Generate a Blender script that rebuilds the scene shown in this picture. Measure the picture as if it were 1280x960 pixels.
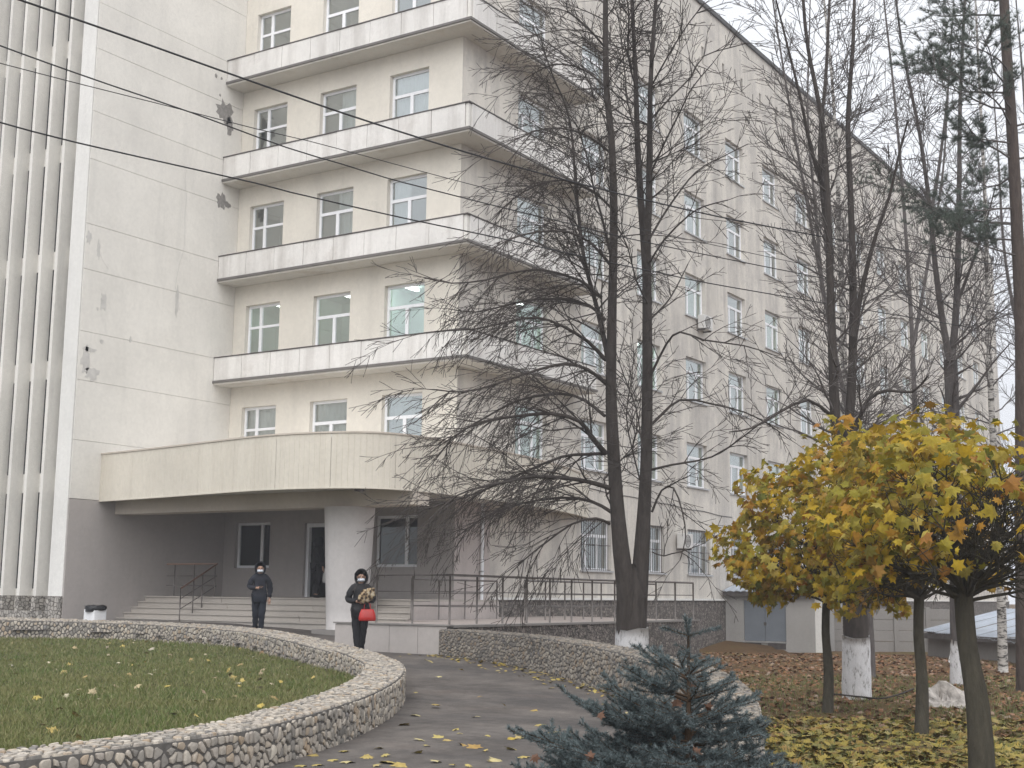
import bpy, bmesh, math, random
import numpy as np
from mathutils import Vector, Matrix

for o in list(bpy.data.objects): bpy.data.objects.remove(o)
S = bpy.context.scene
COL = S.collection
R = math.radians

# ------------------------------------------------------------------ camera
FPX, PITCH, ROLL, YAW, EYE = 1671.57, R(8.912), R(0.616), R(32.863), 1.6
fw = Vector((-math.sin(YAW), math.cos(YAW), 0)); rg = Vector((math.cos(YAW), math.sin(YAW), 0)); zz = Vector((0, 0, 1))
CF = fw*math.cos(PITCH) + zz*math.sin(PITCH); U0 = zz*math.cos(PITCH) - fw*math.sin(PITCH)
CR = rg*math.cos(ROLL) + U0*math.sin(ROLL); CU = U0*math.cos(ROLL) - rg*math.sin(ROLL)
cam_d = bpy.data.cameras.new('camera'); cam = bpy.data.objects.new('camera', cam_d); COL.objects.link(cam)
cam_d.sensor_width = 36; cam_d.lens = FPX/1280*36; cam_d.clip_end = 2000; cam_d.clip_start = .1
M = Matrix((CR, CU, -CF)).transposed().to_4x4(); M.translation = (0, 0, EYE); cam.matrix_world = M
S.camera = cam

# ------------------------------------------------------------------ sky, sun, exposure
W = bpy.data.worlds.new('World'); S.world = W; W.use_nodes = True
wn = W.node_tree.nodes; wl = W.node_tree.links
for n in list(wn): wn.remove(n)
SUN_EL, SUN_AZ = R(50), R(152)          # azimuth measured clockwise from +Y
sky = wn.new('ShaderNodeTexSky'); sky.sky_type = 'NISHITA'; sky.sun_disc = False
sky.sun_elevation = SUN_EL; sky.sun_rotation = SUN_AZ; sky.dust_density = 4; sky.air_density = 1.5
tc = wn.new('ShaderNodeTexCoord'); cl = wn.new('ShaderNodeTexNoise'); cl.inputs['Scale'].default_value = 2.2; cl.inputs['Detail'].default_value = 6
wl.new(tc.outputs['Generated'], cl.inputs['Vector'])
rp = wn.new('ShaderNodeValToRGB'); rp.color_ramp.elements[0].color = (7.5, 7.75, 8.3, 1); rp.color_ramp.elements[1].color = (9.0, 9.2, 9.6, 1)
rp.color_ramp.elements[0].position = .3; rp.color_ramp.elements[1].position = .7
wl.new(cl.outputs['Fac'], rp.inputs['Fac'])
mx = wn.new('ShaderNodeMix'); mx.data_type = 'RGBA'; mx.inputs[0].default_value = .95      # an overcast layer hides most of the blue
wl.new(sky.outputs[0], mx.inputs[6]); wl.new(rp.outputs['Color'], mx.inputs[7])
bg = wn.new('ShaderNodeBackground'); bg.inputs['Strength'].default_value = .068
wo = wn.new('ShaderNodeOutputWorld'); wl.new(mx.outputs[2], bg.inputs['Color']); wl.new(bg.outputs[0], wo.inputs['Surface'])
sd = bpy.data.lights.new('sun', 'SUN'); sd.energy = 1.5; sd.angle = R(80); sd.color = (1, .98, .96)
so = bpy.data.objects.new('sun', sd); COL.objects.link(so)
sdir = Vector((math.sin(SUN_AZ)*math.cos(SUN_EL), math.cos(SUN_AZ)*math.cos(SUN_EL), math.sin(SUN_EL)))
so.rotation_euler = sdir.to_track_quat('Z', 'Y').to_euler()
S.view_settings.view_transform = 'Standard'; S.view_settings.look = 'None'; S.view_settings.gamma = 1
S.view_settings.exposure = .92
S.cycles.max_bounces = 5; S.cycles.diffuse_bounces = 3; S.cycles.glossy_bounces = 2; S.cycles.transparent_max_bounces = 8

# ------------------------------------------------------------------ helpers
def ray(x, y): return CF + CR*((x-640)/FPX) + CU*((480-y)/FPX)
def uz(x, y, z): r = ray(x, y); return Vector((0, 0, EYE)) + r*((z-EYE)/r.z)
def ux(x, y, X): r = ray(x, y); return Vector((0, 0, EYE)) + r*(X/r.x)
def uy(x, y, Y): r = ray(x, y); return Vector((0, 0, EYE)) + r*(Y/r.y)
def ud(x, y, d): return Vector((0, 0, EYE)) + ray(x, y)*d
def G(u, d, z=0): return Vector((rg.x*u + fw.x*d, rg.y*u + fw.y*d, z))
def to_ud(p): return p[0]*rg.x + p[1]*rg.y, p[0]*fw.x + p[1]*fw.y
def interp(x, pts):
    if x <= pts[0][0]: return pts[0][1]
    for (a, b), (c, e) in zip(pts, pts[1:]):
        if x <= c:
            t = (x-a)/(c-a); return b + (e-b)*t
    return pts[-1][1]
ZL = [(-50, 0), (12, 0), (19, .02), (24, .22), (27, .34), (33, .46), (36.5, .74), (90, .76)]
ZR = [(-50, 0), (6, 0), (13, -.1), (24, -.2), (30, -.3), (50, -.47), (100, -.5)]
ZG = [(0, .24), (20, .2), (28, .24), (34, .34), (60, .4)]
zl = lambda d: interp(d, ZL)
zr = lambda d: interp(d, ZR)
zg = lambda d: interp(d, ZG)

def empty(name, loc):
    o = bpy.data.objects.new(name, None); COL.objects.link(o); o.location = loc; o.empty_display_size = .3
    return o
def tag(o, label=None, cat=None, group=None, kind=None):
    if label: o['label'] = label
    if cat: o['category'] = cat
    if group: o['group'] = group
    if kind: o['kind'] = kind
    return o
def par(o, p):
    if p is None: return o
    o.parent = p
    if p.type == 'EMPTY': o.matrix_parent_inverse = Matrix.Translation(-Vector(p.location))
    return o
def mesh_obj(name, V, F, mat, parent=None, smooth=False, mats=None, fm=None, local=False):
    me = bpy.data.meshes.new(name); me.from_pydata([tuple(v) for v in V], [], F)
    if mats:
        for m in mats: me.materials.append(m)
        if fm: me.polygons.foreach_set('material_index', fm)
    else: me.materials.append(mat)
    if smooth: me.polygons.foreach_set('use_smooth', [True]*len(me.polygons))
    me.update()
    o = bpy.data.objects.new(name, me); COL.objects.link(o)
    if parent is not None:
        if local: o.parent = parent
        else: par(o, parent)
    return o
class MB:
    def __init__(s): s.V = []; s.F = []
    def quad(s, a, b, c, d):
        n = len(s.V); s.V += [a, b, c, d]; s.F.append((n, n+1, n+2, n+3)); return s
    def box(s, x0, x1, y0, y1, z0, z1):
        n = len(s.V); s.V += [(x, y, z) for z in (z0, z1) for y in (y0, y1) for x in (x0, x1)]
        for f in ((0,2,3,1), (4,5,7,6), (0,1,5,4), (2,6,7,3), (0,4,6,2), (1,3,7,5)): s.F.append(tuple(n+i for i in f))
        return s
    def obox(s, c, ax, ay, az):
        """box from centre and three half-axis vectors"""
        n = len(s.V); c = Vector(c); ax = Vector(ax); ay = Vector(ay); az = Vector(az)
        s.V += [tuple(c + ax*i + ay*j + az*k) for k in (-1, 1) for j in (-1, 1) for i in (-1, 1)]
        for f in ((0,2,3,1), (4,5,7,6), (0,1,5,4), (2,6,7,3), (0,4,6,2), (1,3,7,5)): s.F.append(tuple(n+i for i in f))
        return s
    def prism(s, poly, z0, z1):
        n = len(s.V); k = len(poly)
        s.V += [(p[0], p[1], z0) for p in poly] + [(p[0], p[1], z1) for p in poly]
        s.F.append(tuple(n+i for i in reversed(range(k)))); s.F.append(tuple(n+k+i for i in range(k)))
        for i in range(k): j = (i+1) % k; s.F.append((n+i, n+j, n+k+j, n+k+i))
        return s
    def tube(s, pts, rad, n=6, cap=True):
        m = len(pts)
        if not hasattr(rad, '__len__'): rad = [rad]*m
        a = pts[0]; b = pts[-1]
        dx, dy, dz = b[0]-a[0], b[1]-a[1], b[2]-a[2]
        ref = (1, .13, 0) if abs(dx) < max(abs(dy), abs(dz)) else (.1, .2, 1)
        st = len(s.V); V = s.V
        for i in range(m):
            p = pts[i]; q = pts[min(i+1, m-1)]; o = pts[max(i-1, 0)]
            tx, ty, tz = q[0]-o[0], q[1]-o[1], q[2]-o[2]
            ex, ey, ez = ty*ref[2]-tz*ref[1], tz*ref[0]-tx*ref[2], tx*ref[1]-ty*ref[0]
            l = math.sqrt(ex*ex+ey*ey+ez*ez) or 1e-9; ex /= l; ey /= l; ez /= l
            gx, gy, gz = ty*ez-tz*ey, tz*ex-tx*ez, tx*ey-ty*ex
            l = math.sqrt(gx*gx+gy*gy+gz*gz) or 1e-9; gx /= l; gy /= l; gz /= l
            r = rad[i]
            for k in range(n):
                c = CS[n][k]; ca = c[0]*r; sa = c[1]*r
                V.append((p[0]+ex*ca+gx*sa, p[1]+ey*ca+gy*sa, p[2]+ez*ca+gz*sa))
        for i in range(m-1):
            b0 = st+i*n; b1 = b0+n
            for k in range(n):
                k2 = (k+1) % n; s.F.append((b0+k, b0+k2, b1+k2, b1+k))
        if cap and n > 3:
            s.F.append(tuple(st+k for k in range(n))); s.F.append(tuple(st+(m-1)*n+n-1-k for k in range(n)))
        return s
    def build(s, name, mat, parent=None, smooth=False, **k): return mesh_obj(name, s.V, s.F, mat, parent, smooth, **k)
CS = {n: [(math.cos(2*math.pi*k/n), math.sin(2*math.pi*k/n)) for k in range(n)] for n in (3, 4, 5, 6, 8, 10, 12, 16, 24, 32)}
def bevel(o, w=.01, seg=2):
    m = o.modifiers.new('bevel', 'BEVEL'); m.width = w; m.segments = seg; m.limit_method = 'ANGLE'; return o

# ------------------------------------------------------------------ materials
def ramp(nt, stops):
    r = nt.nodes.new('ShaderNodeValToRGB'); e = r.color_ramp.elements
    e[0].position = stops[0][0]; e[0].color = (*stops[0][1], 1); e[1].position = stops[-1][0]; e[1].color = (*stops[-1][1], 1)
    for p, c in stops[1:-1]:
        x = e.new(p); x.color = (*c, 1)
    return r
class Mat:
    def __init__(s, name, rough=.8, spec=.3, metal=0):
        s.m = bpy.data.materials.new(name); s.m.use_nodes = True; s.nt = s.m.node_tree; s.N = s.nt.nodes; s.L = s.nt.links
        s.b = s.N['Principled BSDF']; s.b.inputs['Roughness'].default_value = rough
        s.b.inputs['Specular IOR Level'].default_value = spec; s.b.inputs['Metallic'].default_value = metal
        s.geo = s.N.new('ShaderNodeNewGeometry'); s.h = None
    def noise(s, scale, detail=4, stretch=(1, 1, 1), rough=.55, kind='noise', coord=None):
        mp = s.N.new('ShaderNodeMapping'); mp.inputs['Scale'].default_value = stretch
        if coord is None: s.L.new(s.geo.outputs['Position'], mp.inputs['Vector'])
        else: s.L.new(coord, mp.inputs['Vector'])
        if kind == 'noise':
            n = s.N.new('ShaderNodeTexNoise'); n.inputs['Detail'].default_value = detail; n.inputs['Roughness'].default_value = rough; out = n.outputs['Fac']
        else:
            n = s.N.new('ShaderNodeTexVoronoi'); n.feature = kind; out = n.outputs['Distance']
        n.inputs['Scale'].default_value = scale; s.L.new(mp.outputs[0], n.inputs['Vector'])
        s.last = n
        return out
    def rmp(s, fac, stops): r = ramp(s.nt, stops); s.L.new(fac, r.inputs['Fac']); return r.outputs['Color']
    def mix(s, fac, a, b, mode='MIX'):
        m = s.N.new('ShaderNodeMix'); m.data_type = 'RGBA'; m.blend_type = mode
        for i, v in ((0, fac), (6, a), (7, b)):
            if isinstance(v, (int, float)): m.inputs[i].default_value = v
            elif isinstance(v, tuple): m.inputs[i].default_value = (*v, 1)
            else: s.L.new(v, m.inputs[i])
        return m.outputs[2]
    def math(s, op, a, b=0.):
        m = s.N.new('ShaderNodeMath'); m.operation = op
        for i, v in ((0, a), (1, b)):
            if isinstance(v, (int, float)): m.inputs[i].default_value = v
            else: s.L.new(v, m.inputs[i])
        return m.outputs[0]
    def color(s, c):
        if isinstance(c, tuple): s.b.inputs['Base Color'].default_value = (*c, 1)
        else: s.L.new(c, s.b.inputs['Base Color'])
        return s
    def bump(s, h, strength=.3, dist=.02):
        b = s.N.new('ShaderNodeBump'); b.inputs['Strength'].default_value = strength; b.inputs['Distance'].default_value = dist
        s.L.new(h, b.inputs['Height']); s.L.new(b.outputs[0], s.b.inputs['Normal']); return s
    def rnd(s):
        """one random number for each object and each loose piece of a joined mesh"""
        oi = s.N.new('ShaderNodeObjectInfo')
        return s.math('FRACT', s.math('ADD', oi.outputs['Random'], s.math('MULTIPLY', s.geo.outputs['Random Per Island'], 7.31)))
def sc(c, k): return tuple(x*k for x in c)
def plain(name, c, rough=.7, var=.12, scale=3, spec=.3, metal=0, bump=0, bs=40):
    m = Mat(name, rough, spec, metal); n = m.noise(scale, 5)
    m.color(m.rmp(n, [(.3, sc(c, 1-var)), (.7, sc(c, 1+var))]))
    if bump: m.bump(m.noise(bs, 5), bump, .01)
    return m.m
def wall_mat(name, c, dirt=(.30, .28, .26), amt=.55, streak=.5, thr=.6, sthr=.5):
    m = Mat(name, .88, .2)
    a = m.rmp(m.noise(.45, 6, rough=.6), [(.32, sc(c, .9)), (.68, sc(c, 1.05))])
    st = m.rmp(m.noise(1.6, 7, (1, 1, .09), .65), [(sthr, (0, 0, 0)), (sthr+.32, (1, 1, 1))])
    col = m.mix(m.math('MULTIPLY', st, streak), a, dirt)
    bl = m.rmp(m.noise(.9, 8, rough=.72), [(thr, (0, 0, 0)), (thr+.18, (1, 1, 1))])
    col = m.mix(m.math('MULTIPLY', bl, amt), col, sc(dirt, 1.35))
    fine = m.rmp(m.noise(9, 8, rough=.75), [(.3, (.86, .86, .86)), (.7, (1.08, 1.08, 1.08))])
    col = m.mix(.6, col, fine, 'MULTIPLY')
    m.color(col); m.bump(m.noise(35, 6, rough=.7), .25, .01)
    return m.m
MT = {}
MT['beige'] = wall_mat('beige_plaster', (.755, .712, .632), amt=.16, streak=.22)
MT['side'] = wall_mat('weathered_beige_plaster', (.70, .66, .595), dirt=(.27, .255, .245), amt=.5, streak=.68, thr=.46, sthr=.42)
MT['panel_wall'] = wall_mat('cream_panel_plaster', (.765, .74, .69), dirt=(.42, .41, .39), amt=.28, streak=.3)
MT['white_plaster'] = wall_mat('white_plaster', (.76, .75, .72), amt=.15, streak=.2)
MT['fin'] = wall_mat('grey_cream_concrete', (.735, .715, .67), dirt=(.34, .33, .31), amt=.35, streak=.5)
MT['mauve'] = wall_mat('mauve_grey_paint', (.43, .398, .38), dirt=(.24, .22, .22), amt=.15, streak=.2)
MT['pale_mauve'] = wall_mat('pale_mauve_paint', (.53, .475, .45), dirt=(.33, .3, .29), amt=.2, streak=.3)
MT['column'] = wall_mat('pale_grey_column_paint', (.60, .575, .56), dirt=(.38, .36, .35), amt=.2, streak=.4)
MT['balcony'] = wall_mat('white_balcony_paint', (.76, .74, .71), dirt=(.30, .27, .24), amt=.5, streak=.65, thr=.55, sthr=.46)
MT['soffit'] = wall_mat('soffit_plaster', (.66, .63, .58), dirt=(.30, .25, .2), amt=.6, streak=.1, thr=.52)
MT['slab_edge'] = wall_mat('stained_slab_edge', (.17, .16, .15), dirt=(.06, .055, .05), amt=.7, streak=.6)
MT['beam'] = wall_mat('ochre_beam_paint', (.56, .50, .43), amt=.2, streak=.2)
MT['siding'] = wall_mat('cream_metal_siding', (.665, .62, .535), dirt=(.4, .35, .28), amt=.14, streak=.3)
MT['bare'] = plain('bare_cement', (.26, .245, .23), .95, .3, 14, bump=.6)
MT['patch'] = plain('grey_filler', (.54, .525, .50), .95, .12, 6)
MT['dark_metal'] = plain('dark_painted_metal', (.085, .075, .07), .55, .35, 6)
MT['dark'] = plain('dark_slot_glass', (.025, .027, .03), .25, .3, 1.5, spec=.6)
MT['pvc'] = plain('white_plastic_frame', (.86, .87, .89), .4, .03, 2)
MT['steel'] = plain('weathered_steel', (.15, .135, .125), .42, .25, 8, metal=.5)
MT['copper_rail'] = plain('brown_handrail', (.26, .17, .13), .5, .15, 5)
MT['zinc'] = plain('zinc_sheet', (.5, .5, .5), .5, .12, 3, metal=.6)
MT['step'] = wall_mat('worn_stone_step', (.45, .415, .375), dirt=(.15, .13, .115), amt=.7, streak=.1)
MT['tile'] = wall_mat('pinkish_facing_tile', (.47, .435, .41), dirt=(.36, .32, .3), amt=.15, streak=.2)
MT['paving'] = wall_mat('pinkish_paving', (.34, .295, .27), dirt=(.2, .18, .16), amt=.4, streak=.1)
MT['concrete'] = wall_mat('grey_concrete', (.27, .255, .24), dirt=(.17, .16, .15), amt=.4, streak=.5)
MT['shed'] = wall_mat('grey_shed_plaster', (.37, .36, .345), dirt=(.24, .23, .22), amt=.25, streak=.3)
MT['gate'] = plain('blue_grey_gate_paint', (.17, .19, .215), .6, .1, 2)
MT['roofing'] = plain('dark_roof_felt', (.10, .10, .10), .9, .2, 3)
MT['sheet_roof'] = plain('pale_corrugated_sheet', (.42, .46, .52), .6, .15, 1.5)
MT['wire'] = plain('black_cable', (.03, .03, .033), .6, .1, 4)
MT['white_thing'] = plain('white_bin_plastic', (.72, .73, .75), .5, .05, 4)
MT['black_bag'] = plain('black_bag_plastic', (.012, .012, .014), .35, .3, 9)
MT['ac'] = plain('off_white_appliance', (.62, .61, .59), .5, .06, 5)
MT['mortar'] = plain('grey_mortar', (.125, .117, .108), .95, .25, 12, bump=.5)

def pebbly(name, scale, cols, mort):
    m = Mat(name, .9, .2)
    d = m.noise(scale, kind='F1'); vn = m.last
    cells = m.rmp(vn.outputs['Color'], cols)
    e = m.noise(scale, kind='DISTANCE_TO_EDGE')
    k = m.rmp(e, [(.03, (0, 0, 0)), (.10, (1, 1, 1))])
    m.color(m.mix(k, mort, cells)); m.bump(k, .8, .03)
    return m.m
MT['pebble_far'] = pebbly('pebble_dash', 11, [(0, (.10, .09, .082)), (.4, (.19, .17, .155)), (1, (.34, .30, .27))], (.075, .07, .065))
MT['pebble_base'] = pebbly('pebble_cladding', 9, [(0, (.22, .21, .19)), (.5, (.36, .34, .31)), (1, (.5, .47, .42))], (.12, .11, .10))

def stone_mat(name='river_stone', k=1.):
    m = Mat(name, .85, .25); r = m.rnd()
    base = m.rmp(r, [(p_, (c_[0]*k*1.3, c_[1]*k*1.27, c_[2]*k*1.2)) for p_, c_ in ((0, (.15, .145, .14)), (.18, (.25, .235, .22)), (.4, (.36, .33, .295)), (.6, (.29, .265, .245)), (.74, (.43, .40, .36)), (.84, (.29, .23, .175)), (.92, (.38, .345, .30)), (1, (.19, .185, .19)))])
    n = m.rmp(m.noise(28, 6, rough=.7), [(.3, (.78, .78, .78)), (.7, (1.12, 1.12, 1.12))])
    m.color(m.mix(1, base, n, 'MULTIPLY')); m.bump(m.noise(60, 5), .25, .006); return m.m
MT['stone'] = stone_mat(); MT['stone_shaded'] = stone_mat('shaded_river_stone', .68)  # second copy is darkened: the right wall's shade put into the stone colour

def asphalt():
    m = Mat('worn_asphalt', .86, .3)
    a = m.rmp(m.noise(.7, 8, rough=.65), [(.3, (.07, .063, .059)), (.7, (.185, .168, .155))])
    w = m.rmp(m.noise(.35, 5, (1, 2.2, 1)), [(.46, (0, 0, 0)), (.62, (1, 1, 1))])
    a = m.mix(m.math('MULTIPLY', w, .6), a, (.07, .066, .066))
    red = m.rmp(m.noise(.9, 4), [(.55, (0, 0, 0)), (.75, (1, 1, 1))])
    a = m.mix(m.math('MULTIPLY', red, .35), a, (.19, .15, .13))
    mid = m.rmp(m.noise(4.5, 8, rough=.75), [(.32, (.62, .60, .58)), (.7, (1.3, 1.27, 1.22))]); a = m.mix(.75, a, mid, 'MULTIPLY')
    g = m.rmp(m.noise(60, 6, rough=.85), [(.3, (.5, .5, .5)), (.7, (1.5, 1.5, 1.5))])
    a = m.mix(.85, a, g, 'MULTIPLY')
    m.color(a); m.bump(m.noise(60, 8, rough=.8), .5, .012)
    return m.m
MT['asphalt'] = asphalt()
def soil(name, stops, sc1=1.2, bumps=.8):
    m = Mat(name, .95, .1); n1 = m.noise(sc1, 8, rough=.7); a = m.rmp(n1, stops)
    f = m.rmp(m.noise(24, 8, rough=.8), [(.3, (.55, .55, .55)), (.7, (1.4, 1.4, 1.4))])
    m.color(m.mix(.9, a, f, 'MULTIPLY')); m.bump(m.noise(20, 8, rough=.8), bumps, .04); return m.m
MT['lawn'] = soil('lawn_soil', [(.3, (.045, .05, .02)), (.6, (.085, .095, .035)), (.75, (.11, .10, .05))])
MT['ground'] = soil('leafy_brown_ground', [(.3, (.085, .055, .028)), (.5, (.135, .082, .04)), (.7, (.125, .115, .042))], .5)

def leafy(name, stops, tr=.35, rough=.6, noise=True, patch=None):
    m = Mat(name, rough, .25); r = m.rnd(); c = m.rmp(r, stops)
    if noise:
        n = m.rmp(m.noise(22, 5), [(.3, (.7, .7, .7)), (.7, (1.2, 1.2, 1.2))]); c = m.mix(.7, c, n, 'MULTIPLY')
    if patch:
        pn = m.rmp(m.noise(patch[0], 5, rough=.65), [(.38, (0, 0, 0)), (.66, (1, 1, 1))]); c = m.mix(m.math('MULTIPLY', pn, .6), c, patch[1])
    m.color(c)
    if tr:
        t = m.N.new('ShaderNodeBsdfTranslucent'); m.L.new(c, t.inputs['Color']); x = m.N.new('ShaderNodeMixShader'); x.inputs[0].default_value = tr
        out = m.N['Material Output']; m.L.new(m.b.outputs[0], x.inputs[1]); m.L.new(t.outputs[0], x.inputs[2]); m.L.new(x.outputs[0], out.inputs['Surface'])
    return m.m
MT['maple'] = leafy('yellow_maple_leaf', [(0, (.43, .28, .018)), (.14, (.50, .34, .025)), (.28, (.32, .25, .025)), (.40, (.40, .20, .022)), (.50, (.15, .155, .02)), (.60, (.50, .39, .085)), (.68, (.33, .15, .03)), (.76, (.115, .135, .02)), (.88, (.36, .28, .03)), (1, (.24, .22, .025))])
MT['litter_y'] = leafy('fallen_yellow_leaf', [(0, (.27, .19, .03)), (.25, (.32, .25, .06)), (.5, (.17, .15, .028)), (.7, (.24, .14, .04)), (.85, (.33, .27, .10)), (1, (.10, .105, .028))], 0)
MT['litter_pale'] = leafy('pale_dry_leaf', [(0, (.38, .30, .14)), (.2, (.44, .34, .08)), (.4, (.30, .22, .10)), (.6, (.46, .42, .30)), (.75, (.22, .14, .07)), (.9, (.50, .47, .40)), (1, (.36, .25, .06))], 0)
MT['path_leaf'] = leafy('wet_yellow_leaf', [(0, (.40, .29, .05)), (.3, (.44, .36, .13)), (.55, (.36, .25, .07)), (.8, (.48, .42, .22)), (1, (.34, .21, .06))], 0)
MT['dead_leaf'] = leafy('dead_brown_leaf', [(0, (.13, .065, .04)), (.5, (.18, .10, .065)), (1, (.10, .05, .035))], 0)
MT['litter_b'] = leafy('fallen_brown_leaf', [(0, (.18, .085, .035)), (.3, (.24, .12, .05)), (.5, (.13, .065, .033)), (.7, (.27, .125, .06)), (.88, (.30, .23, .18)), (1, (.22, .15, .045))], 0)
MT['grass'] = leafy('autumn_grass', [(0, (.095, .145, .035)), (.4, (.14, .18, .055)), (.65, (.19, .195, .08)), (.85, (.29, .26, .14)), (1, (.11, .155, .045))], .25, noise=False, patch=(.55, (.24, .22, .095)))
MT['needle'] = leafy('blue_spruce_needle', [(0, (.065, .088, .088)), (.5, (.11, .14, .143)), (1, (.18, .22, .228))], .1, .7, noise=False)
MT['pine_needle'] = leafy('pine_needle', [(0, (.08, .105, .085)), (1, (.14, .17, .135))], .15, noise=False)
def bark(name, c, var=.35, scale=14):
    m = Mat(name, .95, .15); n = m.noise(scale, 8, (1, 1, .22), .7)
    m.color(m.rmp(n, [(.3, sc(c, 1-var)), (.7, sc(c, 1+var))])); m.bump(n, .9, .04); return m.m
MT['bark'] = bark('dark_linden_bark', (.074, .064, .058))
MT['bark2'] = bark('grey_bark', (.125, .112, .107))
MT['pine_bark'] = bark('red_brown_pine_bark', (.098, .078, .068))
MT['maple_bark'] = bark('maple_bark', (.062, .056, .042))
MT['spruce_bark'] = bark('spruce_twig_bark', (.10, .068, .045))
def birch():
    m = Mat('birch_bark', .8, .3); n = m.noise(7, 6, (.6, .6, 2.2), .7)
    m.color(m.rmp(n, [(.42, (.05, .045, .04)), (.52, (.48, .46, .43)), (.8, (.60, .58, .55))])); return m.m
MT['birch'] = birch()
def lime():
    m = Mat('whitewash', .95, .1); n = m.noise(16, 8, (1, 1, .35), .75)
    m.color(m.rmp(n, [(.36, (.28, .27, .26)), (.46, (.70, .70, .71)), (.7, (.80, .80, .81))])); m.bump(n, .8, .03); return m.m
MT['lime'] = lime()

def glass(name, tint, refl, rough=.02):
    m = Mat(name); N, L = m.N, m.L; N.remove(m.b)
    t = N.new('ShaderNodeBsdfTransparent'); t.inputs[0].default_value = (*tint, 1)
    g = N.new('ShaderNodeBsdfGlossy'); g.inputs['Roughness'].default_value = rough; g.inputs['Color'].default_value = (.93, .97, .95, 1)
    lw = N.new('ShaderNodeLayerWeight'); lw.inputs['Blend'].default_value = .35
    f = m.math('ADD', m.math('MULTIPLY', lw.outputs['Fresnel'], .8), refl)
    bp = N.new('ShaderNodeBump'); bp.inputs['Strength'].default_value = .04; bp.inputs['Distance'].default_value = .05
    L.new(m.noise(1.5, 2), bp.inputs['Height']); L.new(bp.outputs[0], g.inputs['Normal'])
    x = N.new('ShaderNodeMixShader'); L.new(f, x.inputs[0]); L.new(t.outputs[0], x.inputs[1]); L.new(g.outputs[0], x.inputs[2])
    L.new(x.outputs[0], N['Material Output'].inputs['Surface']); return m.m
MT['glass'] = glass('window_glass', (.86, .91, .90), .36)
MT['dark_glass'] = glass('entrance_glass', (.25, .27, .27), .03)
def room_mat(name, c): return plain(name, c, .9, .06, .8)
MT['room'] = room_mat('pale_room_paint', (.70, .73, .72)); MT['room_green'] = room_mat('green_room_paint', (.52, .63, .57)); MT['room_dark'] = room_mat('painted_hall_shade', (.12, .112, .105))  # last one: darkness of the unlit interior put into the wall colour
MT['curtain'] = plain('pale_curtain', (.62, .66, .68), .9, .1, 2)
def emis(name, c, st):
    m = Mat(name); m.b.inputs['Emission Color'].default_value = (*c, 1); m.b.inputs['Emission Strength'].default_value = st; m.color((.8, .8, .8)); return m.m
MT['tube'] = emis('fluorescent_tube', (.92, 1, .95), 7)
MT['lamp_panel'] = emis('ceiling_lamp_panel', (.92, 1, .93), 5)

# ------------------------------------------------------------------ building frame of reference
XC, YC = -21.702, 30.727            # front right corner of the main block
XW, YW = XC-8.886, YC-6.045          # wing: side wall plane and its front end
WT2, FH = 7.35, 3.3                  # top of the second-floor windows, storey height
ROOF = 25.5
rng = random.Random(7)

# ------------------------------------------------------------------ ground
RW = [(1.22, 9.5, .48), (1.42, 10.8, .51), (1.72, 12.4, .55), (2.1, 15.2, .6), (2.14, 17.89, .66), (1.74, 20.64, .71), (1.1, 22.7, .78), (.2, 25.1, .83), (-1.42, 27.6, .86)]
LW = [(-9.5, 5.0, .32), (-6.9, 6.9, .32), (-5.0, 8.6, .33), (-3.70, 10.06, .34), (-2.75, 11.41, .36), (-2.25, 12.5, .37), (-1.82, 14.44, .40), (-1.57, 16.6, .42), (-1.50, 19.2, .45), (-1.66, 21.3, .49), (-1.95, 22.5, .52), (-2.38, 23.9, .56), (-3.02, 25.3, .62), (-4.26, 28.4, .68), (-5.96, 31.9, .73), (-8.82, 34.3, .79), (-13.16, 35.1, .85), (-17.5, 35.1, .88), (-22, 34.2, .88)]
def catmull(P, step=.12):
    P = [Vector(p) for p in P]; Q = [P[0]*2-P[1]] + P + [P[-1]*2-P[-2]]; out = []
    for i in range(1, len(Q)-2):
        a, b, c, d = Q[i-1:i+3]; n = max(2, int((c-b).length/step))
        for k in range(n):
            t = k/n; out.append(.5*((2*b) + (c-a)*t + (2*a-5*b+4*c-d)*t*t + (3*b-a-3*c+d)*t*t*t))
    out.append(P[-1]); return out
RWs = catmull(RW, .2); LWs = catmull(LW, .2)
def offs(C, k):
    out = []
    for i, p in enumerate(C):
        a = C[max(i-1, 0)]; b = C[min(i+1, len(C)-1)]; t = Vector((b.x-a.x, b.y-a.y)).normalized()
        out.append(Vector((p.x - t.y*k, p.y + t.x*k, p.z)))
    return out
LWi = offs(LWs, .6); RWo = offs(RWs, -.55)
RX = -16.0                            # outer edge of the ramp terrace
sepP = [(3, .3), (6.5, .55), (8.6, .9)] + [(p.y, p.x+.28) for p in RWs]
def side(u, d):
    """0 on the entrance side, 1 on the garden side"""
    if d <= 27.6: s = interp(d, sepP)
    else:
        x, y = G(u, d).xy; s = None
        k = (x-(RX-.15))/.3 if y < 34.6 else (x-XC+.1)/.3
        return min(1, max(0, k))
    return min(1, max(0, (u-s)/.3+.5))
def inpoly(x, y, P):
    c = False; j = len(P)-1
    for i in range(len(P)):
        a, b = P[i], P[j]
        if (a.y > y) != (b.y > y) and x < (b.x-a.x)*(y-a.y)/(b.y-a.y)+a.x: c = not c
        j = i
    return c
lawn_poly = [Vector((p.x, p.y)) for p in LWi]
us = [-220, -100, -60, -40, -30, -25] + [(-22+.4*i) for i in range(0, 120)] + [27, 30, 36, 45, 60, 90, 140, 220]
ds = [-60, -30, -15, -6, 0] + [2+.4*i for i in range(0, 110)] + [47, 50, 56, 65, 80, 100, 140, 220, 260]
V = []; F = []
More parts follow.
